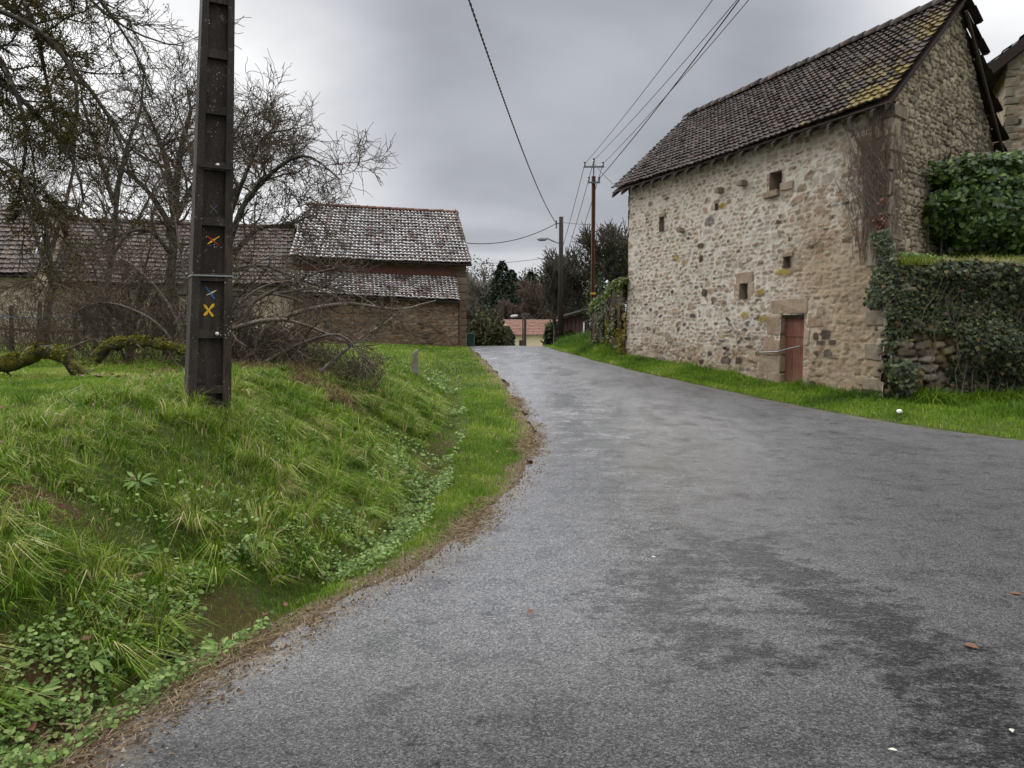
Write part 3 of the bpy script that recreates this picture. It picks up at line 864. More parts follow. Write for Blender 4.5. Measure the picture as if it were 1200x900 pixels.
# ------------------------------------------------------------------ the stone barn on the right
K = np.array([6.95, 14.4]); D = np.array([-.378, .926]); NF = np.array([-.926, -.378])
G = np.array([.75, .66]); NG = np.array([.66, -.75]); LB = 9.3; WB = 5.3; SA = 2.8
def v3(p, z): return np.array([p[0], p[1], z])
def FA(px, py):
    a, b = ray(px, py)
    Y = (K @ NF) / (a * NF[0] + NF[1])
    return float((np.array([a * Y, Y]) - K) @ D), EYE + b * Y
def FR(x0, x1, y0, y1):
    p = FA(x0, (y0 + y1) / 2); q = FA(x1, (y0 + y1) / 2); c = (x0 + x1) / 2
    return (q[0], p[0], FA(c, y1)[1], FA(c, y0)[1])


barn = thing('stone_barn', 'tall rubble stone barn with steep brown tiled roof and small red-brown door', 'barn', (K[0], K[1], .2))
OPEN = {'top': FR(903, 917, 201, 222), 'mid': FR(838.5, 842, 239, 246.5), 'slit': FR(773.5, 778.5, 254, 271), 'vent': FR(919, 927, 301, 313.5), 'framed': FR(867.5, 876.5, 332, 350)}
dt0, dt1, _, dz1 = FR(914.5, 942, 369, 450)
DOOR = (dt0, dt1, .15, dz1)
spots = [FA(*q) + s for q, s in (((848, 241), (.16, .08)), ((793, 303), (.13, .09)), ((919, 319), (.28, .08)), ((894, 374), (.24, .10)), ((873, 369), (.14, .1)), ((846, 223), (.12, .09)), ((873, 215), (.1, .08)), ((891, 343), (.2, .09)))]
dark = [FA(*q) + s for q, s in (((822, 424), (.16, .12)), ((851, 422), (.34, .15)), ((866, 422), (.2, .15)), ((832, 414), (.15, .1)), ((826, 343), (.2, .16)), ((812, 370), (.22, .12)), ((822, 303), (.16, .16)), ((957, 394), (.16, .14)), ((969, 392), (.26, .18)), ((962, 402), (.22, .1)), ((976, 401), (.18, .1)), ((970, 414), (.2, .14)), ((958, 414), (.12, .1)), ((795, 386), (.12, .1)), ((763, 363), (.12, .1)), ((788, 342), (.13, .11)), ((822, 288), (.22, .12)))]


def facade_fn(U, Z):
    e, f1, r, r2 = stones(U, Z, .225, .105, 100, .50, .30, .1, 4.6)
    e2, f12, rb, rb2 = stones(U + 3, Z + 1, .42, .26, 130, .3, .3, .1)
    bigz = sstep(.66, .70, fbm(U * 1.1, Z * 1.5, 101, 3))
    e = np.where(bigz > .5, e2, e); r = np.where(bigz > .5, rb, r); r2 = np.where(bigz > .5, rb2, r2)
    nz = fbm(U * 1.0, Z * 1.0, 102, 4)
    # where the lime mortar lies widest
    mid = sstep(.7, 2.2, Z) * sstep(1.0, 2.6, U + (nz - .5) * 2)
    th = .06 + .17 * mid + (nz - .5) * .30 + (fbm(U * 5, Z * 5, 103, 3) - .5) * .22
    th = np.where(r2 > .84, th + .4, th)
    th = np.maximum(th, .05)
    mask = sstep(th - .06, th + .12, e)
    mask = mask * (.55 + .45 * sstep(.25, .6, _h(np.floor(r * 977), np.floor(r2 * 977), 5)))
    mask = mask * (.72 + .28 * sstep(.3, .55, fbm(U * 16, Z * 16, 109, 3)))
    tan = np.clip(sstep(3.4, 1.2, U + (nz - .5) * 1.6) * sstep(4.3, 2.9, Z + (nz - .5) * 1.5) + sstep(1.5, .5, Z + (nz - .5)) * .7, 0, 1)
    hid = sstep(2.6, 1.0, U + (nz - .5)) * sstep(3.4, 2.4, Z) * .25
    mask = mask * (1 - hid * (fbm(U * 2, Z * 2, 105, 3) > .42))
    spot = np.zeros(U.shape)
    for (a, b, sx_, sz_) in spots:
        q = np.hypot((U - a) / sx_, (Z - b) / sz_) + (fbm(U * 9, Z * 9, 106, 2) - .5) * .5
        w = sstep(1.0, .8, q); spot = np.maximum(spot, w * (fbm(U * 14, Z * 14, 107, 2) > .42) * .8); mask = np.maximum(mask, w)
    for (a, b, sx_, sz_) in dark:
        q = (np.abs((U - a) / (sx_ * .62)) ** 3 + np.abs((Z - b) / (sz_ * .62)) ** 3) ** (1 / 3) + (fbm(U * 9, Z * 9, 108, 2) - .5) * .5
        w = sstep(1.0, .85, q); mask = np.maximum(mask, w); r = np.where(w > .3, .02, r)
    disp = mask * (.007 + .016 * r2) + (nz - .5) * .05 + (fbm(U * 9, Z * 9, 104, 4) - .5) * .03 - .02 * sstep(.70, .78, fbm(U * 8, Z * 10, 110, 2))
    return disp, {'mort': 1 - mask, 'rnd': r, 'zone': tan, 'spot': spot}


def gz(S): return np.where(S < SA, 5.80 + (8.18 - 5.80) * S / SA, 8.18 - (8.18 - 5.76) * (S - SA) / (WB - SA))
def gable_fn(U, Z):
    e, f1, r, r2 = stones(U, Z, .24, .088, 140, .30, .34, .1, 4.)
    nz = fbm(U * .9, Z * .9, 141, 4)
    mask = sstep(.05, .17, e + (fbm(U * 6, Z * 6, 142, 3) - .5) * .12)
    disp = mask * (.014 + .032 * r2) + (nz - .5) * .06 + (fbm(U * 9, Z * 14, 143, 4) - .5) * .010
    return disp, {'mort': 1 - mask, 'rnd': np.clip(r * .8 + (nz - .4) * .5, 0, 1), 'zone': sstep(.5, .65, nz) * .6, 'spot': sstep(.68, .74, fbm(U * 2.2, Z * 2.2, 144, 4)) * .25 * sstep(4, 3, Z)}


wb = MB()
def batter(U, Z): return .42 * np.clip(1 - (Z - .6) / 2.6, 0, 1) ** 1.5 * sstep(LB - 1.5, LB, U)
wall_patch(wb, K, D, NF, 0, LB, .05, 5.86, .0235, facade_fn, list(OPEN.values()) + [DOOR], None, batter)
fw = wb.build('front_wall', M['rubble'], barn, smooth=True); fw['label'] = 'pale rendered rubble front wall'
wb = MB()
wall_patch(wb, K, G, NG, 0, WB, 1.9, 8.62, .022, gable_fn, (), lambda U, Z: Z < gz(U) - .03)
gw = wb.build('gable_wall', M['drystone'], barn, smooth=True); gw['label'] = 'grey-brown rubble gable wall'
LC = K + D * LB; RC = K + G * WB; BC = RC + D * (LB + .5) + G * .05
wb = MB()
def plain_fn(U, Z): return U * 0, {'mort': U * 0 + .5, 'rnd': U * 0 + .5, 'zone': U * 0 + .5, 'spot': U * 0}
for A, B in ((LC + D * .002, BC), (BC, RC)):
    L_ = np.linalg.norm(B - A); dd = (B - A) / L_; nn = np.array([-dd[1], dd[0]])
    def rf(U, Z):
        e, f1, r, r2 = stones(U, Z, .3, .15, 150, .25); mk = sstep(.05, .2, e)
        return mk * .03, {'mort': 1 - mk, 'rnd': r, 'zone': U * 0 + .4, 'spot': U * 0}
    if A is BC: wall_patch(wb, A, dd, nn, 0, L_, .2, 5.7, .08, rf)
    else: wall_patch(wb, A, dd, nn, 0, L_, .2, 8.5, .08, rf, (), lambda U, Z: Z < 5.75 + 2.2 * (1 - np.abs(U / L_ - .5) * 2))
wb.build('rear_wall', M['drystone'], barn, smooth=True)['label'] = 'rear and far gable walls of grey rubble'

# roof
eR = v3(K + NF * .32 - D * .18 - G * .0, 5.74); eL = v3(K + NF * .30 + D * (LB + .48), 5.74)
rR = v3(K + G * SA - D * .20, 8.33); rL = v3(K + G * SA + D * 9.45, 8.22)
kR = v3(K + G * (WB + .30) - D * .20, 5.52); kL = v3(BC + G * .35 + D * .3, 5.45)
def mossf(u, t):
    w = sstep(.15, .0, 1 - u + (fbm(u * 14, t * 5, 81, 3) - .5) * .30) * sstep(1.0, .55, t)
    return np.clip(w * 1.1 * (fbm(u * 40, t * 14, 82, 2) > .42), 0, 1) + .6 * (fbm(u * 22, t * 9, 83, 2) > .86) * (u > .6)
rb_ = MB(); tiles(rb_, eL, eR, rL, rR, 20, 58, PROF, .05, .032, .005, mossf, .07)
tiles(rb_, kR, kL, rR - v3(D * .05, 0), rL, 11, 46, FLAT, .12, .085, .006, None, .05)
rf_ = rb_.build('roof', M['tile_dark'], barn); rf_['label'] = 'two slopes of old brown tiles, mossy at the gable end'
rb_ = MB(); ridge_tiles(rb_, rR + [0, 0, .05], rL + [0, 0, .05], 27, .12)
rb_.build('ridge_tiles', M['tile_dark'], barn, smooth=True)
db = MB()
def slab(mb, a, b, c, d, th, **at):
    a, b, c, d = (np.asarray(q, float) for q in (a, b, c, d))
    n = np.cross(b - a, d - a); n /= np.linalg.norm(n)
    if n[2] < 0: n = -n
    V = [a, b, c, d] + [q - n * th for q in (a, b, c, d)]
    mb.add(V, [[0, 1, 2, 3], [7, 6, 5, 4], [0, 4, 5, 1], [1, 5, 6, 2], [2, 6, 7, 3], [3, 7, 4, 0]], **at)
dn = np.array([0, 0, -.115])
slab(db, eR + dn, eL + dn, rL + dn, rR + dn, .03); slab(db, kR + dn + v3(D * .2, 0), kL + dn, rL + dn + [0, 0, -.004], rR + dn + [0, 0, -.004] + v3(D * .15, 0), .03)
for t in np.linspace(.15, LB + .3, 19):
    p = K + D * t
    db.box(v3(p + NF * .12, 5.70), v3(NF * .26, -.2), v3(D * .04, 0), np.array([0, 0, .05]))
for s_, (A, B) in enumerate(((eR, rR),)):
    A = A + dn * 1.25; B = B + dn * 1.25
    d_ = (B - A) / 2; db.box((A + B) / 2 + v3(D * .06, -.03), d_, v3(D * .025, 0), np.array([0, 0, .06]))
db.build('roof_timber', M['dark_wood'], barn)
# gutter-like round pole under rear verge
vb = MB(); A = kR + [.0, 0, -.18] ; B = rR + [0, 0, -.42]
vb.tube([A + v3(-D * .02, .02), (A * .5 + B * .5) + v3(-D * .03, .0), B + v3(-D * .02, .06)], .035, 6)
vb.build('verge_pole', M['old_wood'], barn)
# quoins on the near corner
qb = MB(); z = .1; i = 0
while z < 5.55:
    h = rng.uniform(.2, .36) if not 2.6 < z < 4.3 else rng.uniform(.32, .48)
    a, b = (.26, .13) if i % 2 else (.14, .27)
    qb.bevbox(v3(K + D * (a - .045) + G * (b - .04), z + h / 2), v3(D * a, 0), v3(G * b, 0), np.array([0, 0, h / 2 - .012]), .18, .012)
    z += h; i += 1
qb.build('quoins', M['quoin'], barn)['label'] = 'squared corner stones between front and gable'
# small openings
def tunnel(mb, r, depth):
    a, b, c, d = r
    out = [v3(K + D * u_ + NF * .03, z_) for u_, z_ in ((a, c), (b, c), (b, d), (a, d))]
    inn = [p - v3(NF * (depth + .03), 0) for p in out]
    mb.add(out + inn, [[0, 1, 5, 4], [1, 2, 6, 5], [2, 3, 7, 6], [3, 0, 4, 7]])
    bk = MB(); bk.add([p + 0 for p in inn], [[0, 1, 2, 3]])
    return bk
for nm in OPEN:
    ob = MB(); bk = tunnel(ob, OPEN[nm], .45)
    w = ob.build('window', M['quoin'], barn)
    bk.build('dark_recess_back', M['dark_wood'], w)  # dark sheet standing for the unlit interior behind the opening
    a, b, c, d = OPEN[nm]; u_, h_ = (b - a) / 2, (d - c) / 2; mu, mz = (a + b) / 2, (c + d) / 2
    sb_ = MB()
    def blk(du, dz, hu, hz, pr=.006): sb_.bevbox(v3(K + D * (mu + du) + NF * (pr - .09), mz + dz), v3(D * hu, 0), v3(NF * .09, 0), np.array([0, 0, hz]), .2, .008)
    if nm == 'framed':
        w['label'] = 'small square window framed with dressed stone'
        blk(0, h_ + .13, u_ + .16, .13); blk(-u_ - .1, -.02, .1, h_ + .03); blk(u_ + .12, -.02, .12, h_ + .03); blk(0, -h_ - .06, u_ + .18, .05)
    elif nm == 'top':
        w['label'] = 'upper window with a projecting stone sill'
        blk(0, h_ + .09, u_ + .14, .085); blk(.12, -h_ - .08, u_ + .05, .07, .08); blk(-.34, -h_ + .02, .2, .08, .04); blk(u_ + .06, .0, .06, h_)
    elif nm == 'vent':
        w['label'] = 'open square vent hole above the door'; blk(0, h_ + .06, u_ + .06, .05, .02)
    else:
        w['label'] = 'narrow slit opening in the upper wall' if nm == 'slit' else 'tiny square opening in the upper wall'; blk(0, h_ + .05, u_ + .05, .045, .02)
    sb_.build('window_surround', M['dressed'], w)
# little stones that jut out
for q, s in (((846, 223), .1), ((873, 215), .09), ((801, 270), .07)):
    jb = MB(); t_, z_ = FA(*q); jb.bevbox(v3(K + D * t_ + NF * .06, z_), v3(D * s, 0), v3(NF * .12, 0), np.array([0, 0, s * .7]), .35, .012)
    jb.build('putlog_stone', M['quoin'], barn)
# door
a, b, c, d = DOOR; mu = (a + b) / 2; hw = (b - a) / 2
fr = MB()
def fblk(u0, u1, z0, z1, pr): fr.bevbox(v3(K + D * (u0 + u1) / 2 + NF * (pr - .14), (z0 + z1) / 2), v3(D * (u1 - u0) / 2, 0), v3(NF * .14, 0), np.array([0, 0, (z1 - z0) / 2]), .2, .016)
t0, _ = FA(948, 360); t1, _ = FA(904, 360)
fblk(t0, t1, d + .01, d + .36, .016)
jl = FA(897, 400)[0]
zz = [.1, .62, 1.0, 1.45, d]
for i_, (p, q) in enumerate(zip(zz[:-1], zz[1:])): fblk(b + .004, jl + (.0, .18, .02, -.05)[i_], p + .012, q, .02)
for i_, (p, q, o_) in enumerate(((.1, .66, .18), (.68, 1.24, .48), (1.26, 1.60, .17), (1.62, d, .52))): fblk(a - o_, a - .004, p, q - .012, .02)
fo = fr.build('door_frame', M['dressed'], barn); fo['label'] = 'dressed pinkish stone jambs and lintel'
m = Mat('worn_red_paint', .6, .3)
pz = m.noise(6, 5, .6, m.pos(1, 1, .25)); c_ = m.mix(pz, (.115, .043, .026), (.20, .076, .046))
c_ = m.mix(m.math('MULTIPLY', m.rng(m.noise(30, 4, .7, m.pos(1, 1, .2)), .55, .7), .5), c_, (.28, .17, .13)); c_ = m.mix(m.math('MULTIPLY', m.rng(m.n('SeparateXYZ', {0: m.pos()}).outputs[2], .75, .25), m.rng(m.noise(8, 4, .7), .3, .6)), c_, (.16, .12, .085))
c_ = m.mix(m.math('MULTIPLY', m.rng(m.noise(18, 4, .75, m.pos(1.5, 1.5, .12)), .5, .64), .6), c_, (.055, .028, .02)); m.color(c_).bump(pz, .008)
M['door'] = m.m
do = MB()
nP = 3
for i_ in range(nP):
    uu = a + (b - a) * (i_ + .5) / nP
    do.box(v3(K + D * uu - NF * .155, (c + d - .05) / 2), v3(D * (hw / nP - .004), 0), v3(NF * .025, 0), np.array([0, 0, (d - .05 - c) / 2]))
do.box(v3(K + D * mu - NF * .185, (c + d - .05) / 2), v3(D * hw, 0), v3(NF * .006, 0), np.array([0, 0, (d - .05 - c) / 2]))
do.box(v3(K + D * mu - NF * .122, c + (d - c) * .74), v3(D * hw * .97, 0), v3(NF * .008, 0), np.array([0, 0, .012]))
dobj = do.build('door', M['door'], barn); dobj['label'] = 'narrow plank door in worn red-brown paint'
hb = MB(); hb.box(v3(K + D * mu - NF * .10, d - .028), v3(D * (hw + .0), 0), v3(NF * .06, 0), np.array([0, 0, .024]))
hb.build('top_rail', M['old_wood'], dobj)
ib = MB()
p0 = FA(895, 413); p1 = FA(916, 412); p2 = FA(934, 408)
ib.tube([v3(K + D * p0[0] + NF * .10, p0[1]), v3(K + D * p1[0] + NF * .08, p1[1]), v3(K + D * ((p1[0] + p2[0]) / 2) - NF * .02, p2[1] - .01), v3(K + D * p2[0] - NF * .10, p2[1] + .04)], .017, 6)
ib.build('door_bar', M['iron'], dobj)

# ------------------------------------------------------------------ terrace behind the ivy wall, garden walls
m = Mat('terrace_soil', .9, .15); nz = m.noise(20, 5)
m.color(m.ramp(nz, [(.3, (.03, .04, .012)), (.6, (.085, .105, .028)), (.8, (.13, .10, .05))])).bump(nz, .03)
RW = np.array([7.1, 14.3])
tb = MB()
tp = [(7.0, 14.45), (30, 13.6), (60, 20), (60, 70), (14, 70), (9, 45), (4.6, 28.5), (3.95, 23.9), (K + D * LB * .6 - NF * .3), (K - NF * .4 + D * .8)]
zt = [2.76, 2.76, 3.2, 2.2, .2, 1.9, 2.2, 2.7, 2.7, 2.74]
tb.add([(p[0], p[1], z_) for p, z_ in zip(tp, zt)] + [(p[0], p[1], -1.) for p in tp], [list(range(10))] + [[i_, i_ + 10, (i_ + 1) % 10 + 10, (i_ + 1) % 10] for i_ in range(10)])
tag(tb.build('terrace_ground', m.m, origin=(7, 14.5, 2.76)), 'raised garden ground behind the ivy wall', 'ground', kind='structure')

rw = thing('retaining_wall', 'low dark rubble retaining wall smothered in ivy right of the barn', 'wall', (7.0, 14.3, .3))
def rw_fn(U, Z):
    e, f1, r, r2 = stones(U, Z, .34, .16, 200, .3, .34, .1)
    mk = sstep(.04, .17, e + (fbm(U * 5, Z * 5, 201, 3) - .5) * .15)
    nz = fbm(U, Z, 202, 4)
    return mk * (.05 + .11 * r2) + (nz - .5) * .16, {'mort': 1 - mk, 'rnd': r, 'zone': sstep(.4, .7, nz), 'spot': sstep(.66, .74, fbm(U * 2, Z * 2, 203, 3)) * .2}
wb = MB(); wall_patch(wb, (6.92, 14.28), (1, -.012), (-.012, -1), 0, 8.5, .05, 2.74, .03, rw_fn)
wall_patch(wb, (6.93, 14.20), (.15, .99), (-.99, .15), 0, .4, .05, 2.74, .03, rw_fn)
slab(wb, (6.92, 14.2, 2.74), (15.4, 14.1, 2.74), (15.4, 14.55, 2.745), (6.92, 14.6, 2.745), .3, mort=.6, rnd=.3, zone=.6, spot=.3)
wb.build('rubble_face', M['darkstone'], rw, smooth=True)

iv = thing('ivy', 'thick dark green ivy hanging over the retaining wall right of the barn', 'ivy', (8.5, 14.2, .3))
lb = MB()
n = 36000
X = rng.uniform(6.95, 14.5, n); Z = rng.uniform(.35, 2.98, n); Z = np.minimum(Z, 2.70 + .14 * np.clip(fbm(X * 1.6, X * 0, 214, 3) - .35, 0, 1) * 2)
dens = sstep(.26, .50, fbm(X * 1.2, Z * 1.2, 210, 4) + .22 * sstep(1.2, 2.2, Z) + .15 * sstep(8.3, 9, X))
bare = sstep(1., .6, np.hypot((X - 7.5) / .92, (Z - 1.0) / .66) + (fbm(X * 3, Z * 3, 211, 3) - .5) * .8)
dens = dens * (1 - bare) * np.where((X < 7.05), .6, 1)
k = rng.random(n) < dens; X, Z = X[k], Z[k]
Y = 14.22 - .12 * rng.random(len(X)) - .55 * sstep(.3, .75, fbm(X * 1.5, Z * 1.5, 212, 4)) * sstep(.3, 1., Z) * sstep(7.2, 8.6, X) + .25 * sstep(2.6, 2.95, Z)
leaves(lb, np.stack([X, Y, Z], 1), rng.uniform(.03, .092, len(X)) * (.7 + .6 * fbm(X * 1.4, Z * 1.4, 217, 2)), np.array([-.1, -1., .45]), 'ivy', .55, up=np.array([0, -.2, -1.]))
# tongue that climbs the barn corner
n = 2100
t_ = rng.normal(.06, .12, n); Z = 2.0 + 1.4 * rng.random(n) ** 1.3
k = (np.abs(t_ - .05 - .12 * np.sin(Z * 4)) < .36 - .15 * (Z - 2.0)) & (fbm(t_ * 4, Z * 3, 213, 3) > .36); t_, Z = t_[k], Z[k]
Pp = np.stack([K[0] + D[0] * t_ + NF[0] * (.10 + .08 * rng.random(len(t_))) , K[1] + D[1] * t_ + NF[1] * .12 - .1 * rng.random(len(t_)), Z], 1)
leaves(lb, Pp, rng.uniform(.045, .1, len(Z)), np.array([-.5, -.9, .4]), 'ivy', .35, up=np.array([0, -.2, -1.]))
# dark cushion at the corner foot
n = 500; t2 = rng.normal(.0, .10, n); Z2 = rng.uniform(.35, 2.3, n); k2 = fbm(t2 * 5, Z2 * 2.2, 215, 3) > .5; leaves(lb, np.stack([K[0] - .02 + t2[k2] * .4, K[1] - .16 - .1 * rng.random(k2.sum()), Z2[k2]], 1), rng.uniform(.04, .1, k2.sum()), np.array([-.3, -.9, .4]), 'ivy', .5, up=np.array([0, -.2, -1.]))
n = 300; q = rand_dirs(n) * rng.uniform(.08, .27, (n, 1)) + [7.12, 13.97, .80]
leaves(lb, q, rng.uniform(.06, .11, n), np.array([-.2, -1, .5]), 'ivy', .5, up=np.array([0, -.2, -1.]))
lb.build('foliage', M['ivy'], iv)
st = MB()
for _ in range(46):
    x0 = rng.uniform(7.2, 14); pts = [np.array([x0, 14.02, .3])]
    for i_ in range(7): pts.append(pts[-1] + [rng.normal(0, .12), rng.normal(0, .02), rng.uniform(.2, .42)])
    st.tube(pts, np.linspace(.010, .003, 8), 4)
st.build('stems', M['creeper'], iv)

# dry creeper on the barn corner
cr = thing('dry_creeper', 'leafless brown creeper spread over the upper corner of the stone barn', 'creeper', (K[0], K[1], 2.9))
st = MB(); Pl = []; Rl = []
for _ in range(250):
    u_ = rng.normal(.18, .26); z_ = rng.uniform(2.8, 4.6); n_ = 9
    tgt = u_ + rng.normal(.22, .44); top = rng.uniform(max(z_ + .5, 4.0), 5.72)
    pts = []
    w = 0
    for i_ in range(n_):
        f = i_ / (n_ - 1); w += rng.normal(0, .03)
        uu = u_ + (tgt - u_) * f ** 1.3 + w; zz_ = z_ + (top - z_) * f
        off = rng.uniform(.035, .075)
        p = K + D * uu + NF * off if uu > 0 else K + G * (-uu) + NG * off + NF * .05
        pts.append(v3(p, zz_))
    Pl.append(pts); Rl.append(np.linspace(.0065, .003, n_) * rng.uniform(.6, 1.7))
st.tubes(np.array(Pl), np.array(Rl), 3)
st.build('stems', M['creeper'], cr)
lb = MB(); n = 60
t_ = rng.normal(.12, .09, n); Z = rng.normal(3.45, .2, n)
leaves(lb, np.stack([K[0] + D[0] * t_ + NF[0] * .14, K[1] + D[1] * t_ + NF[1] * .14, Z], 1), rng.uniform(.04, .08, n), np.array([-.6, -.7, .3]), 'ivy', .5)
lb.build('dead_leaves', leaf_mat('russet_leaf', [(0, (.06, .025, .016)), (1, (.13, .055, .034))]), cr)

# laurel hedge
he = thing('laurel_hedge', 'rounded glossy laurel hedge on the terrace beside the barn gable', 'hedge', (10.5, 15.0, 2.76))
lb = MB()
n = 17000
v = rand_dirs(n); v[:, 1] = -np.abs(v[:, 1]) * np.where(rng.random(n) < .85, 1, -1)
ax = np.array([3.0, .85, 1.05]); pw = .8
q = np.sign(v) * np.abs(v) ** pw
q /= (np.abs(q) ** 2.6).sum(1, keepdims=True) ** (1 / 2.6)
lump = 1 + .30 * (fbm(q[:, 0] * 5, q[:, 2] * 4 + q[:, 1] * 3, 221, 3) - .5) * 2
Pp = np.array([10.95, 15.62, 3.98]) + q * ax * lump[:, None] * rng.uniform(.84, 1.02, (n, 1))
Pp[:, 1] += .10 * (Pp[:, 0] - 8)
leaves(lb, Pp, rng.uniform(.10, .17, n), q * [1, 1, 1.] + [0, -.2, .35], 'oval', .55, up=np.array([0, -.3, .6]))
lb.build('foliage', M['laurel'], he)
st = MB()
for _ in range(60):
    x0 = rng.uniform(8.1, 13.2); y0 = 15.5 + .1 * (x0 - 8) + rng.normal(0, .12)
    st.tube([(x0, y0, 2.7), (x0 + rng.normal(0, .08), y0, 3.2), (x0 + rng.normal(0, .25), y0 - .1, 4.1)], [.028, .02, .01], 5)
st.build('stems', M['twig_dark'], he)
lb = MB()
n = 900; X = rng.uniform(7.05, 9.3, n)
leaves(lb, np.stack([X, 14.5 + rng.random(n) * .3, 2.78 + rng.random(n) * .22 * sstep(9.3, 7.3, X)], 1), rng.uniform(.04, .09, n), np.array([-.1, -.7, .8]), 'oval', .5)
o = lb.build('weeds', M['clover'], origin=(8, 14.6, 2.76)); tag(o, 'fresh green weeds along the top of the ivy wall', 'weeds', kind='stuff')
# long leaves of weeds at the foot of the ivy wall
wbn = MB(); n = 5000
X = rng.uniform(7.3, 11.5, n); Y = rng.uniform(13.55, 14.05, n)
blades(wbn, np.stack([X, Y, zg(X, Y) - .01], 1), rng.uniform(.12, .36, n) * (.5 + fbm(X * 2, Y * 2, 231, 2)), rng.uniform(.014, .026, n), np.tile([0, -.5, 0], (n, 1)), np.clip(rng.normal(.38, .13, n), 0, 1), .5)
tag(wbn.build('tall_grass', M['grass'], origin=(9, 13.8, .3)), 'coarse strap-leaved tall grass at the foot of the ivy wall', 'tall grass', kind='stuff')

# mossy garden wall left of the barn
mw = thing('mossy_wall', 'old mossy garden wall overhung with creeper between barn and rusty pole', 'wall', (3.1, 24.3, .8))
A = K + D * LB + NF * .0 + D * .03; B = np.array([2.86, 25.75]); L_ = np.linalg.norm(B - A); dd = (B - A) / L_; nn = np.array([-dd[1], dd[0]]); nn = nn if nn[0] < 0 else -nn
def mtop(U): return 2.86 - .62 * (U / L_) ** 1.6 + .08 * np.sin(U * 3)
wb = MB()
def mw_fn(U, Z):
    d_, at = rw_fn(U, Z); at['spot'] = np.clip(at['spot'] + .7 * (fbm(U * 3, Z * 1.2, 204, 3) > .5), 0, .8); return d_, at
wall_patch(wb, A, dd, nn, 0, L_, .3, 2.9, .05, mw_fn, (), lambda U, Z: Z < mtop(U))
p = [v3(A + dd * u_ + nn * o_, mtop(u_) + dz) for u_ in np.linspace(0, L_, 9) for o_, dz in ((.10, -.02), (-.45, .0))]
wb.add(p, [[2 * i_, 2 * i_ + 1, 2 * i_ + 3, 2 * i_ + 2] for i_ in range(8)], mort=.7, rnd=.3, zone=.8, spot=.6)
e_ = v3(B, 0); wb.add([v3(B + nn * .12, .3), v3(B - nn * .5, .3), v3(B - nn * .5, mtop(L_)), v3(B + nn * .12, mtop(L_))], [[0, 1, 2, 3]], mort=.4, rnd=.3, zone=.6, spot=.4)
wb.build('rubble_face', M['darkstone'], mw, smooth=True)
cv = thing('wall_creeper', 'bright ivy crest and hanging brown stems on the mossy garden wall', 'creeper', (3.0, 24.2, .8))
lb = MB(); n = 5200
U = rng.uniform(-.1, L_ + .25, n); o_ = rng.uniform(-.45, .30, n)
Z = mtop(np.clip(U, 0, L_)) + .05 + .16 * rng.random(n) - 2.4 * np.clip(o_ - .12, 0, 1) * rng.random(n) - .3 * np.clip(U - L_, 0, 1)
P2 = A[None] + U[:, None] * dd + o_[:, None] * nn
leaves(lb, np.column_stack([P2, Z]), rng.uniform(.05, .10, n), np.array([-.3, -.4, 1]), 'ivy', .6)
n = 5200; U = rng.uniform(0, L_, n); Z = rng.uniform(.75, 2.5, n); k = (fbm(U * 2.2, Z * 1.1, 208, 3) > .50) & (Z < mtop(U)); U, Z = U[k], Z[k]
ivd = MB(); leaves(ivd, np.column_stack([A[None] + U[:, None] * dd + (.18 + .12 * rng.random(len(U)))[:, None] * nn, Z]), rng.uniform(.05, .10, len(U)), np.array([-.9, -.4, .4]), 'ivy', .5)
ivd.build('dark_foliage', M['ivy'], cv)
lb.build('foliage', leaf_mat('fresh_ivy_leaf', [(0, (.03, .05, .012)), (.5, (.085, .12, .025)), (1, (.17, .19, .05))], .5, .25), cv)
st = MB(); Pl = []; Rl = []
for _ in range(64):
    u_ = rng.uniform(0, L_ + .1); z1_ = float(mtop(min(u_, L_))); pts = []
    L2 = rng.uniform(.5, 1.7)
    for i_ in range(7):
        f = i_ / 6; p = A + dd * (u_ + rng.normal(0, .10)) + nn * (.16 + .10 * math.sin(f * 3) + rng.normal(0, .015)); pts.append(v3(p, z1_ + .05 - L2 * f))
    Pl.append(pts); Rl.append(np.linspace(.014, .005, 7))
st.tubes(np.array(Pl), np.array(Rl), 3); st.build('stems', M['creeper'], cv)
lb = MB(); n = 5200; U = rng.uniform(0, L_, n); Z = rng.uniform(.7, 2.3, n); k = fbm(U * 2, Z, 206, 3) > .44; U, Z = U[k], Z[k]
leaves(lb, np.column_stack([A[None] + U[:, None] * dd + (.14 + .06 * rng.random(len(U)))[:, None] * nn, Z]), rng.uniform(.03, .07, len(U)), np.array([-.9, -.4, .3]), 'round', .5)
lb.build('moss', M['moss_green'], cv)

# ------------------------------------------------------------------ neighbour's gable at the far right
nh = thing('neighbour_house', 'tall pale stone house gable cut off by the right edge of the photo', 'house', (14.2, 22, 2.76))
O = np.array([13.76, 22.0]); d2 = np.array([.91, -.41]); n2 = np.array([-.41, -.91])
def nh_fn(U, Z):
    e, f1, r, r2 = stones(U, Z, .42, .2, 240, .25); mk = sstep(.05, .25, e)
    return mk * .04, {'mort': 1 - mk, 'rnd': r, 'zone': U * 0 + .5, 'spot': U * 0}
wb = MB(); wall_patch(wb, O, d2, n2, 0, 7.5, 2.0, 12.6, .05, nh_fn, [(.75, 1.5, 4.9, 6.6)], lambda U, Z: Z < 9.1 + .8 * np.minimum(U, 7.5 - U))
wall_patch(wb, O, np.array([.41, .91]), np.array([-.91, .41]), 0, 8, 2.0, 8.9, .1, nh_fn)
wb.build('wall', M['rubble'], nh, smooth=True)
wb = MB(); wb.box(v3(O + d2 * 1.12 - n2 * .18, 5.75), v3(d2 * .36, 0), v3(n2 * .03, 0), np.array([0, 0, .84]))
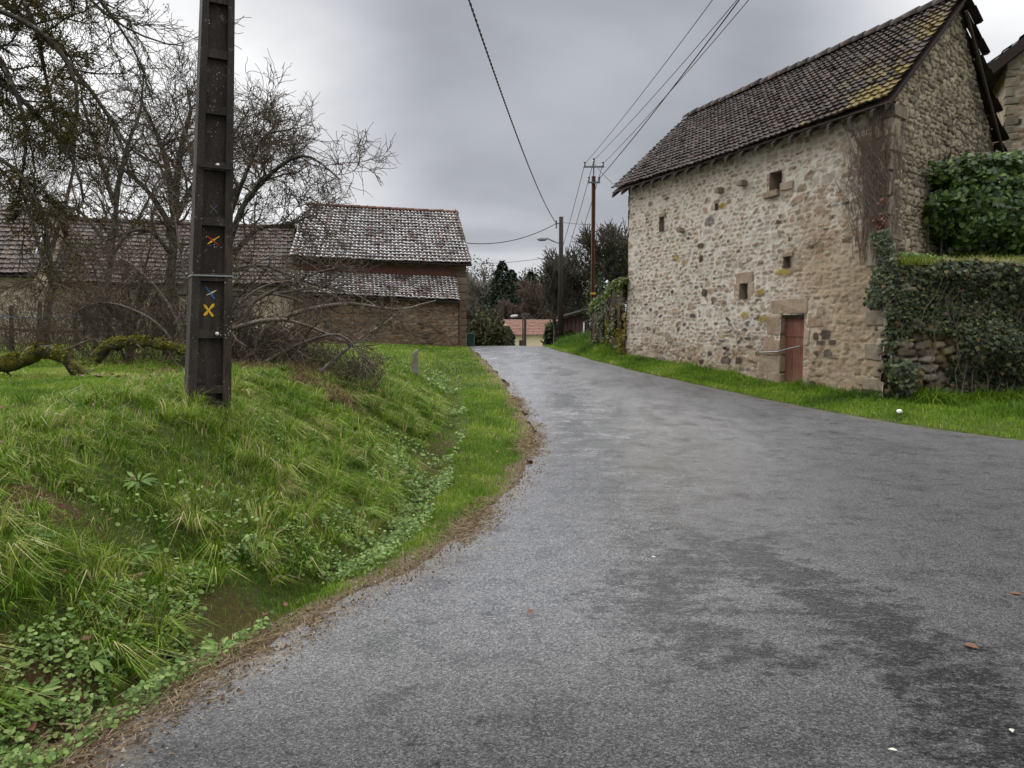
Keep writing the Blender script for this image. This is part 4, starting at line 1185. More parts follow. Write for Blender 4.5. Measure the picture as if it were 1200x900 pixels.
for s in (-1, 1): wb.box(v3(O + d2 * (1.12 + s * .375) - n2 * .05, 5.75), v3(d2 * .012, 0), v3(n2 * .1, 0), np.array([0, 0, .85]))
wb.build('window_shutter', plain('brick_red_paint', (.20, .085, .055)), nh)
qb = MB(); z = 2.2; i = 0
while z < 9.0:
    h = rng.uniform(.18, .32); a, b = (.17, .12) if i % 2 else (.11, .18); sd2 = np.array([.41, .91])
    qb.bevbox(v3(O + d2 * (a - .05) + sd2 * (b - .06), z + h / 2), v3(d2 * a, 0), v3(sd2 * b, 0), np.array([0, 0, h / 2 - .012]), .15, .012); z += h; i += 1
qb.build('quoins', M['quoin'], nh)
bk_ = np.array([.41, .91]) * 8.2
pe = v3(O - d2 * .58 + n2 * .35, 8.85); pa = v3(O + d2 * 3.75 + n2 * .35, 8.85 + 4.33 * .8); pz_ = v3(O + d2 * 8.08 + n2 * .35, 8.85)
wb = MB(); tiles(wb, pe + v3(bk_, 0), pe, pa + v3(bk_, 0), pa, 22, 36, FLAT, .03, .02, .003); tiles(wb, pz_, pz_ + v3(bk_, 0), pa, pa + v3(bk_, 0), 22, 36, FLAT, .03, .02, .003)
wb.build('roof', M['slate'], nh)
wb = MB(); dn2 = np.array([0, 0, -.05])
slab(wb, pe + dn2, pe + v3(bk_, -.05), pa + v3(bk_, -.05), pa + dn2, .26); slab(wb, pz_ + dn2, pz_ + v3(bk_, -.05), pa + v3(bk_, -.055), pa + dn2 - [0, 0, .005], .26)
wb.build('bargeboard', M['dark_wood'], nh)

# ------------------------------------------------------------------ left barn with lean-to
BA = np.array([-8.45, 30.3]); BB = np.array([-1.93, 32.0]); dB = (BB - BA) / np.linalg.norm(BB - BA); nB = np.array([dB[1], -dB[0]]); LBB = float(np.linalg.norm(BB - BA))
def PB(px, py, off=0.):
    "survey point on the barn front plane moved off metres to the front"
    a, b = ray(px, py); C = BA + nB * off
    Y = (C @ nB) / (a * nB[0] + nB[1]); return float((np.array([a * Y, Y]) - BA) @ dB), EYE + b * Y
bn = thing('tiled_barn', 'brown stone barn with white-flecked tile roofs above a lean-to', 'barn', (BB[0], BB[1], 1.))
def bn_fn(U, Z):
    e, f1, r, r2 = stones(U, Z, .34, .115, 300, .3, .34, .1)
    mk = sstep(.05, .22, e + (fbm(U * 4, Z * 4, 301, 3) - .5) * .2); nz = fbm(U * .8, Z * .8, 302, 4)
    r = np.where((nz > .58), .85 + .15 * r, r * .85)
    return mk * .035, {'mort': 1 - mk, 'rnd': r, 'zone': sstep(.4, .6, nz), 'spot': U * 0}
zE = PB(450, 299)[1]
wb = MB(); wall_patch(wb, BA, dB, nB, 0, LBB, .6, zE + .05, .05, bn_fn)
wb.build('front_wall', M['barnstone'], bn, smooth=True)
wb = MB(); wall_patch(wb, BB, -nB, dB, 0, 4.4, .6, 6.9, .06, bn_fn, (), lambda U, Z: Z < zE + .1 + 2.2 * (1 - np.abs(U / 2.2 - 1)))
wall_patch(wb, BA, -nB, -dB, 0, 4.4, .6, 6.9, .12, bn_fn, (), lambda U, Z: Z < zE + .1 + 2.2 * (1 - np.abs(U / 2.2 - 1)))
wall_patch(wb, BA - nB * 4.4, dB, -nB, 0, LBB, .6, zE, .12, bn_fn)
wb.build('gable_wall', M['barnstone'], bn, smooth=True)
qb = MB(); z = .7; i = 0
while z < zE - .1:
    h = rng.uniform(.2, .34); a, b = (.34, .2) if i % 2 else (.24, .3)
    qb.bevbox(v3(BB - dB * (a - .05) - nB * (b - .06), z + h / 2), v3(dB * a, 0), v3(nB * b, 0), np.array([0, 0, h / 2 - .01]), .15, .01); z += h; i += 1
qb.build('quoins', M['quoin_brown'], bn)
e0 = v3(BA - dB * .18 + nB * .38, zE - .12); e1 = v3(BB + dB * .22 + nB * .38, PB(550, 305)[1] - .12)
r0 = v3(BA + dB * .45 - nB * 2.2, PB(365, 240, -2.2)[1]); r1 = v3(BB + dB * .12 - nB * 2.2, PB(541, 249, -2.2)[1])
k0 = v3(BA - dB * .1 - nB * 4.75, zE - .1); k1 = v3(BB + dB * .2 - nB * 4.75, zE - .1)
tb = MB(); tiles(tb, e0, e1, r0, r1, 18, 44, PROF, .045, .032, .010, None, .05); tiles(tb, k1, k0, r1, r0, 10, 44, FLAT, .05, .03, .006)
tb.build('roof', M['tile_glint'], bn)['label'] = 'main roof of dark tiles with whitish lower edges'
tb = MB(); ridge_tiles(tb, r1 + [0, 0, .03], r0 + [0, 0, .03], 20, .08); tb.build('ridge_tiles', M['tile_ridge'], bn, smooth=True)
tb = MB(); slab(tb, e0 + dn, e1 + dn, r1 + dn, r0 + dn, .05); slab(tb, k0 + dn, k1 + dn, r1 + dn - [0, 0, .004], r0 + dn - [0, 0, .004], .05)
for t in np.linspace(.1, LBB - .1, 13): tb.box(v3(BA + dB * t + nB * .16, zE - .16), v3(nB * .2, -.2), v3(dB * .04, 0), np.array([0, 0, .05]))
tb.build('roof_timber', M['dark_wood'], bn)
# reddish timber band under the main eave
tb = MB(); u0, zt_ = PB(342, 306); u1, _ = PB(533, 318)
tb.box(v3(BA + dB * (u0 + u1) / 2 + nB * .08, zE - .62), v3(dB * (u1 - u0) / 2, -.05), v3(nB * .045, 0), np.array([0, 0, .16]))
tb.build('eave_boards', plain('red_brown_boards', (.085, .035, .026), .8, .2, 0, .45, 7, .01), bn)
# lean-to
lt0 = v3(BA - dB * .1 + nB * 1.25, PB(350, 341, 1.25)[1]); lt1 = v3(BA + dB * (u1 - .02) + nB * 1.25, PB(530, 351, 1.25)[1])
lr0 = v3(BA - dB * .1 + nB * .10, zE - .66); lr1 = v3(BA + dB * (u1 + .02) + nB * .10, zE - .80)
tb = MB(); tiles(tb, lt0, lt1, lr0, lr1, 10, 40, PROF, .045, .032, .010, None, .03); tb.build('lean_to_roof', M['tile_glint'], bn)
tb = MB(); slab(tb, lt0 + dn, lt1 + dn, lr1 + dn, lr0 + dn, .05); tb.build('lean_to_timber', M['dark_wood'], bn)
wb = MB(); zl = lt1[2] - .02
wall_patch(wb, BA + nB * .95 - dB * .05, dB, nB, 0, u1 - .0, .6, zl + .12, .04, bn_fn)
wall_patch(wb, BA + nB * .95 + dB * (u1 - .05), -nB, dB, 0, .95, .6, zl + .4, .05, bn_fn)
wb.build('lean_to_wall', M['barnstone'], bn, smooth=True)
pb = MB(); q_ = BA + dB * (u1 + .02) + nB * 1.02
pb.tube([v3(q_, .9), v3(q_, zl)], .045, 8); pb.build('downpipe', plain('rusty_pipe', (.10, .055, .04)), bn)

# ------------------------------------------------------------------ long farmhouse behind the trees
fh = thing('farmhouse', 'long low cream stone farmhouse with brown tiles half hidden by bare trees', 'house', (-13, 28.6, 1.1))
FA_ = BA - nB * .0 - dB * .02; LF = 9.6; dF = -dB
def fh_fn(U, Z):
    e, f1, r, r2 = stones(U, Z, .4, .18, 320, .25); mk = sstep(.12, .35, e + (fbm(U * 3, Z * 3, 321, 3) - .5) * .3)
    return mk * .03, {'mort': 1 - mk, 'rnd': r, 'zone': fbm(U * .8, Z * .8, 322, 3), 'spot': U * 0}
WN = [(1.6, 2.4, 1.9, 2.9), (4.2, 5.15, .7, 2.8), (6.6, 7.4, 1.9, 2.9)]
wb = MB(); wall_patch(wb, FA_, dF, nB, 0, LF, .6, 3.45, .06, fh_fn, WN)
wall_patch(wb, FA_ + dF * LF, -nB, dF, 0, 5, .6, 6., .12, fh_fn, (), lambda U, Z: Z < 3.4 + 2.3 * (1 - np.abs(U / 2.5 - 1)))
wall_patch(wb, FA_ - nB * 5, dF, -nB, 0, LF, .6, 3.45, .2, fh_fn)
wb.build('wall', M['creamstone'], fh, smooth=True)
shut = plain('grey_shutter_paint', (.16, .15, .14))
for i_, (a, b, c, d) in enumerate(WN):
    wb = MB(); wb.box(v3(FA_ + dF * (a + b) / 2 - nB * .16, (c + d) / 2), v3(dF * (b - a) / 2, 0), v3(nB * .03, 0), np.array([0, 0, (d - c) / 2]))
    for k_ in range(3): wb.box(v3(FA_ + dF * (a + (b - a) * (k_ + .5) / 3) - nB * .12, (c + d) / 2), v3(dF * .02, 0), v3(nB * .012, 0), np.array([0, 0, (d - c) / 2 - .03]))
    wb.build('door' if i_ == 1 else 'shutter', M['old_wood'] if i_ == 1 else shut, fh)
f0 = v3(FA_ + nB * .4, 3.33); f1_ = v3(FA_ + dF * (LF + .2) + nB * .4, 3.33); g0 = v3(FA_ - nB * 2.5, 5.78); g1 = v3(FA_ + dF * (LF + .1) - nB * 2.5, 5.84)
h0 = v3(FA_ - nB * 5.4, 3.33); h1 = v3(FA_ + dF * (LF + .2) - nB * 5.4, 3.33)
tb = MB(); tiles(tb, f1_, f0, g1, g0, 15, 56, PROF, .05, .03, .006, None, .09); tiles(tb, h0, h1, g0, g1, 10, 50, FLAT)
tb.build('roof', M['tile_house'], fh)
tb = MB(); ridge_tiles(tb, g0 + [0, 0, .05], g1 + [0, 0, .05], 26, .1); tb.build('ridge_tiles', M['tile_house'], fh, smooth=True)
tb = MB(); slab(tb, f0 + dn, f1_ + dn, g1 + dn, g0 + dn, .05); slab(tb, h0 + dn, h1 + dn, g1 + dn - [0, 0, .004], g0 + dn - [0, 0, .004], .05); tb.build('roof_timber', M['dark_wood'], fh)
# taller cottage at the far left
ct = thing('cottage', 'taller old cottage at the left edge behind hanging mossy branches', 'house', (-18, 26, 1.1))
CA = np.array([-16.2, 26.4]) ; LC2 = 7.
wb = MB(); wall_patch(wb, CA, dF, nB, 0, LC2, .6, 3.6, .07, fh_fn); wall_patch(wb, CA, -nB, dB, 0, 5, .6, 6.3, .08, fh_fn, (), lambda U, Z: Z < 3.55 + 2.5 * (1 - np.abs(U / 2.5 - 1)))
wb.build('wall', M['creamstone'], ct, smooth=True)
f0 = v3(CA + dB * .2 + nB * .4, 3.45); f1_ = v3(CA + dF * LC2 + nB * .4, 3.45); g0 = v3(CA + dB * .2 - nB * 2.5, 6.15); g1 = v3(CA + dF * LC2 - nB * 2.5, 6.15)
h0 = v3(CA + dB * .2 - nB * 5.4, 3.45); h1 = v3(CA + dF * LC2 - nB * 5.4, 3.45)
tb = MB(); tiles(tb, f1_, f0, g1, g0, 16, 40, PROF, .05, .03, .006, None, .06); tiles(tb, h0, h1, g0, g1, 10, 40, FLAT); tb.build('roof', M['tile_house'], ct)
tb = MB(); tb.box(v3(CA + dB * .16 + nB * .1, 4.05) * .5 + v3(CA + dB * .16 - nB * 1.0, 5.0) * .5 + [0, 0, .15], v3(nB * .75, -.62), v3(dB * .02, 0), np.array([.0, .0, .07]))
tb.build('verge_flashing', M['zinc'], ct)
tb = MB(); slab(tb, f0 + dn, f1_ + dn, g1 + dn, g0 + dn, .05); slab(tb, h0 + dn, h1 + dn, g1 + dn - [0, 0, .004], g0 + dn - [0, 0, .004], .05); tb.build('roof_timber', M['dark_wood'], ct)

# ------------------------------------------------------------------ concrete pole with painted crosses
m = Mat('dark_lichened_concrete', .85, .2)
nz = m.noise(5, 5, .6, m.pos(1, 1, .4)); nf = m.noise(60, 4, .7)
c = m.ramp(m.math('ADD', m.math('MULTIPLY', nz, .6), m.math('MULTIPLY', nf, .4)), [(.3, (.014, .0115, .010)), (.5, (.032, .025, .0215)), (.7, (.075, .060, .051))])
sp = m.math('MULTIPLY', m.rng(m.vor(38), .22, .12), m.rng(m.noise(6, 3), .56, .64))
c = m.mix(sp, c, (.40, .39, .34)); c = m.mix(m.rng(m.noise(16, 5, .75), .60, .70, 0, .55), c, (.20, .18, .14))
c = m.mix(m.rng(m.noise(9, 6, .7, m.pos(1, 1, .12)), .5, .66, 0, .7), c, (.075, .052, .036))
c = m.mix(m.rng(m.noise(2.2, 5, .7), .52, .66, 0, .3), c, (.034, .035, .02))
m.color(c).bump(m.math('ADD', nf, nz), .006)
M['concrete'] = m.m
PZ0 = .95
def pax(z): return np.array([-2.49 + (z - 1.06) * .0527, 6.3, z])
def phw(z): return .165 - (z - 1.06) * .0150
pr_ = math.radians(29)   # slight turn about its own axis
pu_ = np.array([math.cos(pr_), math.sin(pr_), 0]); pn_ = np.array([math.sin(pr_), -math.cos(pr_), 0])
pole = thing('concrete_pole', 'dark leaning concrete utility pole with recessed panels and painted crosses', 'utility pole', (pax(PZ0)[0], 6.3, PZ0 - .1))
mb = MB()
def frus(mb, z0, z1, ulo, uhi, nlo, nhi):
    "tapered box: ulo/uhi fractions of half width, nlo/nhi depth fractions"
    V = []
    for z in (z0, z1):
        w = phw(z); c0 = pax(z)
        for a, b in ((ulo, nlo), (uhi, nlo), (uhi, nhi), (ulo, nhi)): V.append(c0 + pu_ * w * a + pn_ * w * b)
    mb.add(V, [[0, 3, 2, 1], [4, 5, 6, 7], [0, 1, 5, 4], [1, 2, 6, 5], [2, 3, 7, 6], [3, 0, 4, 7]])
top = 8.4
for zz in (PZ0 - .5,):
    frus(mb, zz, top, -1, -.60, -.78, .78); frus(mb, zz, top, .60, 1, -.78, .78); frus(mb, zz, top, -.61, .61, -.38, .40)
bars = [float(EYE + ray(250, y)[1] * 6.3) for y in (455, 391, 325, 261, 197, 132, 67, 3)]
st_ = bars[-2] - bars[-1]
bars += [bars[-1] - st_ * k_ for k_ in range(1, 8)]
for zz in bars: frus(mb, zz - .035, zz + .028, -.605, .605, -.7, .715)
frus(mb, PZ0 - .5, bars[0] - .10, -.61, .61, -.7, .74)
mb.build('shaft', M['concrete'], pole)
zs_ = float(EYE + ray(250, 324)[1] * 6.3)
mb = MB(); frus(mb, zs_ - .006, zs_ + .006, -1.03, 1.03, -.82, .82)
mb.build('metal_strap', plain('dull_wire_band', (.20, .20, .20), .6, .3), pole)
PAINT = {'yellow': (.72, .45, .025), 'blue': (.035, .15, .42), 'cream': (.62, .55, .34), 'red': (.42, .045, .03), 'faded blue': (.06, .10, .17), 'faded yellow': (.24, .17, .05)}
def worn_paint(nm, c):
    m = Mat(nm, .7, .2); m.color(m.mix(m.rng(m.noise(90, 5, .8), .48, .62, 0, .85), c, (.035, .027, .022))); return m.m
PM = {k_: worn_paint(k_.replace(' ', '_') + '_paint', v) for k_, v in PAINT.items()}
def onface(px, py, frac, off=0.):
    "sight line meets the front of the pole at a fraction of its half depth"
    a, b = ray(px, py); Y = 6.2
    for _ in range(6):
        P = np.array([a * Y, Y, EYE + b * Y]); s_ = (P - (pax(P[2]) + pn_ * (phw(P[2]) * frac + off))) @ pn_
        Y -= s_ / (np.array([a, 1, b]) @ pn_)
    return np.array([a * Y, Y, EYE + b * Y])
def stroke(x0, y0, x1, y1, w, colr):
    mb = MB(); A_, B_ = onface(x0, y0, .40, .003), onface(x1, y1, .40, .003); d_ = (B_ - A_); L = np.linalg.norm(d_); d_ /= L; s_ = np.cross(d_, pn_)
    V = []; n_ = 7
    for i_ in range(n_):
        f = i_ / (n_ - 1); hw_ = w * (.75 + .25 * math.sin(f * 9 + x0)) * (1 if 0 < i_ < n_ - 1 else .6)
        p = A_ + d_ * L * f
        V += [p + s_ * hw_, p - s_ * hw_, p + s_ * hw_ + pn_ * .002, p - s_ * hw_ + pn_ * .002]
    Fc = []
    for i_ in range(n_ - 1):
        a_, b_ = 4 * i_, 4 * i_ + 4
        Fc += [[a_ + 2, a_ + 3, b_ + 3, b_ + 2], [a_, a_ + 2, b_ + 2, b_], [a_ + 1, b_ + 1, b_ + 3, a_ + 3]]
    mb.add(V, Fc); mb.build('paint_stroke', PM[colr], pole)['label'] = colr + ' painted stroke'
stroke(239, 370, 251, 356, .012, 'yellow'); stroke(239, 357, 250, 371, .011, 'yellow')
stroke(241, 336, 252, 351, .008, 'blue'); stroke(242, 346, 254, 340, .0075, 'cream')
stroke(242, 276, 256, 287, .008, 'red'); stroke(243, 286, 257, 277, .008, 'yellow')
stroke(246, 250, 255, 240, .004, 'faded blue'); stroke(246, 240, 255, 250, .003, 'faded yellow')
for (x, y) in ((254.5, 194), (254, 391)):
    P1 = onface(x, y, .71)
    mb = MB(); mb.tube([P1, P1 + pn_ * .012, P1 + pn_ * .03, P1 + pn_ * .036], [.008, .015, .014, .004], 10)
    mb.build('knob', M['porcelain'], pole, smooth=True)['label'] = 'white porcelain knob'
mb = MB(); P0 = pax(float(EYE + ray(254, 199)[1] * 6.3)); mb.box(P0 + pn_ * .13, pu_ * .12, pn_ * .012, np.array([0, 0, .012])); mb.build('step_iron', M['dark_wood'], pole)

# ------------------------------------------------------------------ tubes for trees
class Tree:
    def __init__(self): self.g = {}; self.nodes = []
    def add(self, pts, rad, lvl):
        s = 8 if rad[0] > .06 else 5 if rad[0] > .02 else 3
        self.g.setdefault((lvl >= 2, len(pts), s), []).append((pts, rad))
    def build(self, big, parent, mtrunk, mtwig, ntr='trunk', ncr='crown'):
        for cr_, nm, mt in ((False, ntr, mtrunk), (True, ncr, mtwig)):
            mb = MB()
            for (c_, n_, s_), L in self.g.items():
                if c_ == cr_: mb.tubes(np.array([q[0] for q in L]), np.array([q[1] for q in L]), s_)
            if mb.n: mb.build(nm, mt, parent, smooth=not cr_)


def unit(v): return v / (np.linalg.norm(v) + 1e-9)
def spl(pts, n):
    "smooth resample of control points"
    p = np.asarray(pts, float); t = np.concatenate([[0], np.cumsum(np.linalg.norm(np.diff(p, axis=0), axis=1))]); t /= t[-1]
    pp = np.vstack([2 * p[0] - p[1], p, 2 * p[-1] - p[-2]]); out = []
    for s in np.linspace(0, 1, n):
        i = min(max(np.searchsorted(t, s) - 1, 0), len(p) - 2); f = (s - t[i]) / (t[i + 1] - t[i] + 1e-9)
        a, b, c, d = pp[i:i + 4]
        out.append(.5 * ((2 * b) + (-a + c) * f + (2 * a - 5 * b + 4 * c - d) * f * f + (-a + 3 * b - 3 * c + d) * f ** 3))
    return np.array(out)


def shoots(T, pts, rad, lvl, maxl, k, L, wig=.22, up=.06, spread=(.5, 1.15), t0=.15, rr=.55, lr=.6, kr=.75, n=6, bias=None, rmin=.0035):
    "side branches along a limb, recursively"
    pts = np.asarray(pts); m_ = len(pts)
    for _ in range(int(k)):
        t = t0 + (1 - t0) * random.random() ** .85
        x = t * (m_ - 1); i = min(int(x), m_ - 2); f = x - i
        p = pts[i] * (1 - f) + pts[i + 1] * f
        tan = unit(pts[i + 1] - pts[i]); r0 = (rad[i] * (1 - f) + rad[i + 1] * f) * rr * random.uniform(.7, 1.1)
        ax = unit(np.cross(tan, rng.normal(size=3))); an = random.uniform(*spread)
        d = unit(tan * math.cos(an) + ax * math.sin(an) + (0 if bias is None else bias))
        l = L * random.uniform(.45, 1.25) * (1.15 - .45 * t)
        r0 = max(r0, rmin)
        q = [p]; w = rng.normal(0, wig, (n, 3))
        for j in range(n - 1):
            d = unit(d + w[j] + [0, 0, up]); q.append(q[-1] + d * l / (n - 1))
        q = np.array(q); rd = np.linspace(r0, max(r0 * .35, rmin * .7), n)
        T.add(q, rd, lvl)
        if lvl < maxl: shoots(T, q, rd, lvl + 1, maxl, max(1, k * kr * random.uniform(.7, 1.2)), l * lr / .8, wig, up, spread, .12, rr, lr, kr, n, bias, rmin)
        T.nodes.append(q)


def pxl(pp, Y): return [W(x, y, Y if np.isscalar(Y) else Y[i]) for i, (x, y) in enumerate(pp)]


ORCH = 'bare fruit trees on the lawn'
def fruit_tree(label, limbs, seed, k=9, L=1.1, maxl=3, up=.05, group=ORCH, name='fruit_tree', bark_=None, twig_=None, wig=.22, spread=(.5, 1.15), kr=.75, rmin=.0045, cat='tree'):
    global rng
    random.seed(seed); rng = np.random.default_rng(seed)
    p0 = limbs[0][0][0]
    o = thing(name, label, cat, (p0[0], p0[1], float(zg(p0[0], p0[1]))), group)
    T = Tree()
    for i_, (pts, r0, r1) in enumerate(limbs):
        c_ = spl(pts, 16)
        c_ = c_ + np.cumsum(rng.normal(0, .006 + r0 * .08, c_.shape), 0) * np.linspace(0, 1, 16)[:, None] * .6
        rd = np.linspace(r0, r1, 16); T.add(c_, rd, 0 if i_ == 0 else 1)
        shoots(T, c_, rd, 2, maxl, k * (0.5 if i_ == 0 else 1), L, wig, up, spread, .35 if i_ == 0 else .15, kr=kr, rmin=rmin)
    T.build(None, o, bark_ or M['bark'], twig_ or M['twig'])
    return o, T


def base_at(px, Y):
    x = (px - 600) / F_PX * Y; return np.array([x, Y, float(zg(x, Y)) - .05])
# A: right-reaching tree behind the pole
b = base_at(262, 12.2)
fruit_tree('bare fruit tree behind the concrete pole, arching far out to the right', [
    ([b, *pxl([(264, 350), (262, 290), (268, 240)], 12.2)], .09, .055),
    (pxl([(264, 300), (285, 240), (320, 200), (350, 180), (375, 186), (398, 205)], [12.2, 12, 11.8, 11.6, 11.4, 11.3]), .055, .012),
    (pxl([(266, 260), (285, 210), (305, 165), (322, 155), (340, 152)], [12.2, 12, 12, 12, 12]), .05, .010),
    (pxl([(264, 310), (300, 270), (340, 262), (365, 252), (380, 262)], [12.2, 12.4, 12.5, 12.6, 12.6]), .045, .010),
    (pxl([(264, 255), (262, 190), (272, 160), (288, 128)], [12.2, 12.3, 12.4, 12.4]), .05, .010),
    (pxl([(262, 280), (235, 220), (215, 150), (200, 110)], [12.2, 12.5, 12.8, 13]), .05, .010)], 11, 14, .92, 4, .03, wig=.28)
b = base_at(196, 13.4)
fruit_tree('bare fruit tree with several upright limbs just left of the concrete pole', [
    ([b, *pxl([(198, 350), (203, 280), (205, 220)], 13.4)], .10, .065),
    (pxl([(204, 250), (195, 190), (178, 145), (162, 112)], 13.4), .075, .012),
    (pxl([(205, 230), (212, 170), (222, 130), (215, 100)], 13.2), .07, .012),
    (pxl([(203, 270), (170, 220), (130, 190), (95, 170)], [13.4, 13, 12.7, 12.5]), .06, .010),
    (pxl([(204, 260), (228, 215), (262, 180), (300, 170)], [13.4, 13.8, 14, 14]), .06, .010),
    (pxl([(202, 300), (175, 270), (140, 275), (105, 290)], [13.4, 13, 12.8, 12.6]), .045, .009)], 12, 11, 1.0, 4, .02, wig=.27)
b = base_at(128, 15)
fruit_tree('slender bare fruit tree in front of the middle of the farmhouse wall', [
    ([b, *pxl([(126, 340), (130, 280), (135, 220)], 15)], .065, .045),
    (pxl([(134, 240), (115, 180), (100, 130), (95, 90)], 15), .055, .010),
    (pxl([(135, 230), (150, 170), (165, 130), (170, 80)], 15), .055, .010),
    (pxl([(130, 290), (95, 250), (70, 240), (40, 225)], 15), .045, .009),
    (pxl([(130, 300), (160, 260), (175, 230), (190, 215)], 15), .045, .009)], 13, 10, 1.1, 4, .02, wig=.27)
b = base_at(50, 16)
fruit_tree('leaning bare fruit tree by the fence, in front of the left end of the farmhouse', [
    ([b, *pxl([(57, 360), (62, 330), (56, 290)], 16)], .085, .055),
    (pxl([(60, 330), (40, 270), (25, 220), (15, 170)], 16), .06, .010),
    (pxl([(58, 300), (75, 240), (85, 190), (80, 140)], 16), .06, .010)], 14, 10, 1.1, 4, .03, wig=.27)
# mossy tree whose trunk is outside the frame
b = np.array([-5.6, 6.6, float(zg(-5.6, 6.6)) - .05])
o, T = fruit_tree('old mossy tree hanging its furred branches in from the upper left corner', [
    ([b, (-5.5, 6.5, 2.4), (-5.3, 6.4, 3.6), (-5.1, 6.4, 5.0)], .20, .11),
    (pxl([(-150, -80), (-60, -40), (40, 30), (110, 110), (140, 165), (150, 215)], [6.4, 6.4, 6.3, 6.2, 6.2, 6.1]), .04, .009),
    (pxl([(-150, 60), (-30, 80), (50, 140), (95, 200), (105, 240)], [6.4, 6.2, 6.1, 6, 6]), .036, .009),
    (pxl([(-160, -150), (0, -110), (70, -40), (130, 20), (180, 50), (222, 60)], [6.4, 6.6, 6.8, 7, 7, 7]), .032, .005),
    (pxl([(-140, 160), (-40, 170), (20, 200), (50, 250), (62, 290)], [6.4, 6, 5.9, 5.8, 5.8]), .034, .008),
    (pxl([(-120, -20), (-10, 10), (60, 50), (90, 110), (80, 190)], [6.4, 5.9, 5.8, 5.7, 5.7]), .034, .008),
    (pxl([(-150, 0), (-60, 20), (0, 70), (30, 150), (20, 230)], [6.4, 6.1, 6, 6, 6]), .034, .008),
    (pxl([(-130, -90), (-30, -60), (30, 10), (50, 90), (60, 150)], [6.4, 6.3, 6.2, 6.2, 6.2]), .034, .008),
    (pxl([(-100, -120), (0, -80), (90, -30), (150, 50), (175, 120)], [6.4, 6.9, 7.2, 7.3, 7.4]), .03, .006)], 15, 18, .60, 3, -.03, None, 'mossy_tree', M['bark'], M['twig_dark'], .27, (.4, 1.1), .72, .0036)
mo = MB()
for q in T.nodes:
    sx_ = 600 + F_PX * q[3][0] / q[3][1]; am = float(np.interp(sx_, [0, 95, 150, 230], [1, .9, .3, .0]))
    if random.random() < .6 * am:
        ln = float(np.linalg.norm(q[-1] - q[0])); n_ = int(260 * ln * random.uniform(.3, 1.1)) + 6
        t_ = rng.random(n_) * 4.99; i_ = t_.astype(int); f_ = (t_ - i_)[:, None]
        fat = .008 + .014 * vnoise(t_ * 1.6, t_ * 0 + random.random() * 99)
        P_ = q[i_] * (1 - f_) + q[i_ + 1] * f_ + rng.normal(0, 1, (n_, 3)) * fat[:, None]
        leaves(mo, P_, rng.uniform(.008, .022, n_), np.array([0, -.3, .8]), 'tri', 1.2)
    for p in q:
        if random.random() < .055 * am:
            n_ = random.randint(16, 40)
            leaves(mo, p + rng.normal(0, .020, (n_, 3)), rng.uniform(.010, .028, n_), np.array([0, -.3, .8]), 'tri', 1.2)
mo.build('moss', M['moss_tuft'], o)

# ---- fallen mossy limbs
def log(label, pp, Y, r, seed, grp='fallen mossy limbs'):
    global rng
    rng = np.random.default_rng(seed); random.seed(seed)
    pts = spl(pxl(pp, Y), 22); pts = pts + rng.normal(0, r * .08, pts.shape)
    o = thing('fallen_limb', label, 'fallen limb', (pts[0][0], pts[0][1], float(zg(pts[0][0], pts[0][1]))), grp)
    mb = MB(); rd = r * (1 + .25 * np.sin(np.arange(22) * 1.7) * rng.random(22)) * np.linspace(1, .75, 22)
    mb.tube(pts, rd, 9); mb.build('bark', M['bark_moss'], o, smooth=True)
    mb = MB(); n = 5200; t = rng.random(n) * 20.99; i = t.astype(int); f = (t - i)[:, None]
    c0 = pts[i] * (1 - f) + pts[i + 1] * f; a = rng.normal(math.pi / 2, .75, n)
    rr = (rd[i] * 1.03)[:, None]
    tn = pts[i + 1] - pts[i]; sd = np.cross(tn, [0, 0, 1.]); sd /= np.linalg.norm(sd, axis=1, keepdims=True)
    k = (fbm(t * .5, a, 401, 3) > .36); off = np.cos(a)[:, None] * sd + np.sin(a)[:, None] * np.array([0, 0, 1.])
    leaves(mb, (c0 + off * rr)[k], rng.uniform(.012, .032, k.sum()), off[k] + [0, 0, .3], 'oval', .6); mb.build('moss', M['moss_green'], o)
    T = Tree(); shoots(T, pts, rd, 2, 3, 9, .5, .25, .08, rr=.25); T.build(None, o, M['bark'], M['twig'], 'stub', 'twigs')
log('thick crooked moss-covered limb lying at the left edge of the lawn', [(-60, 424), (-10, 427), (22, 424), (45, 413), (68, 414), (86, 430), (97, 440), (100, 446)], 8.2, .092, 21)
log('darker mossy limb lying behind the concrete pole, half off the ground', [(112, 420), (128, 405), (160, 401), (195, 405), (222, 416), (236, 432)], 9.4, .075, 22)

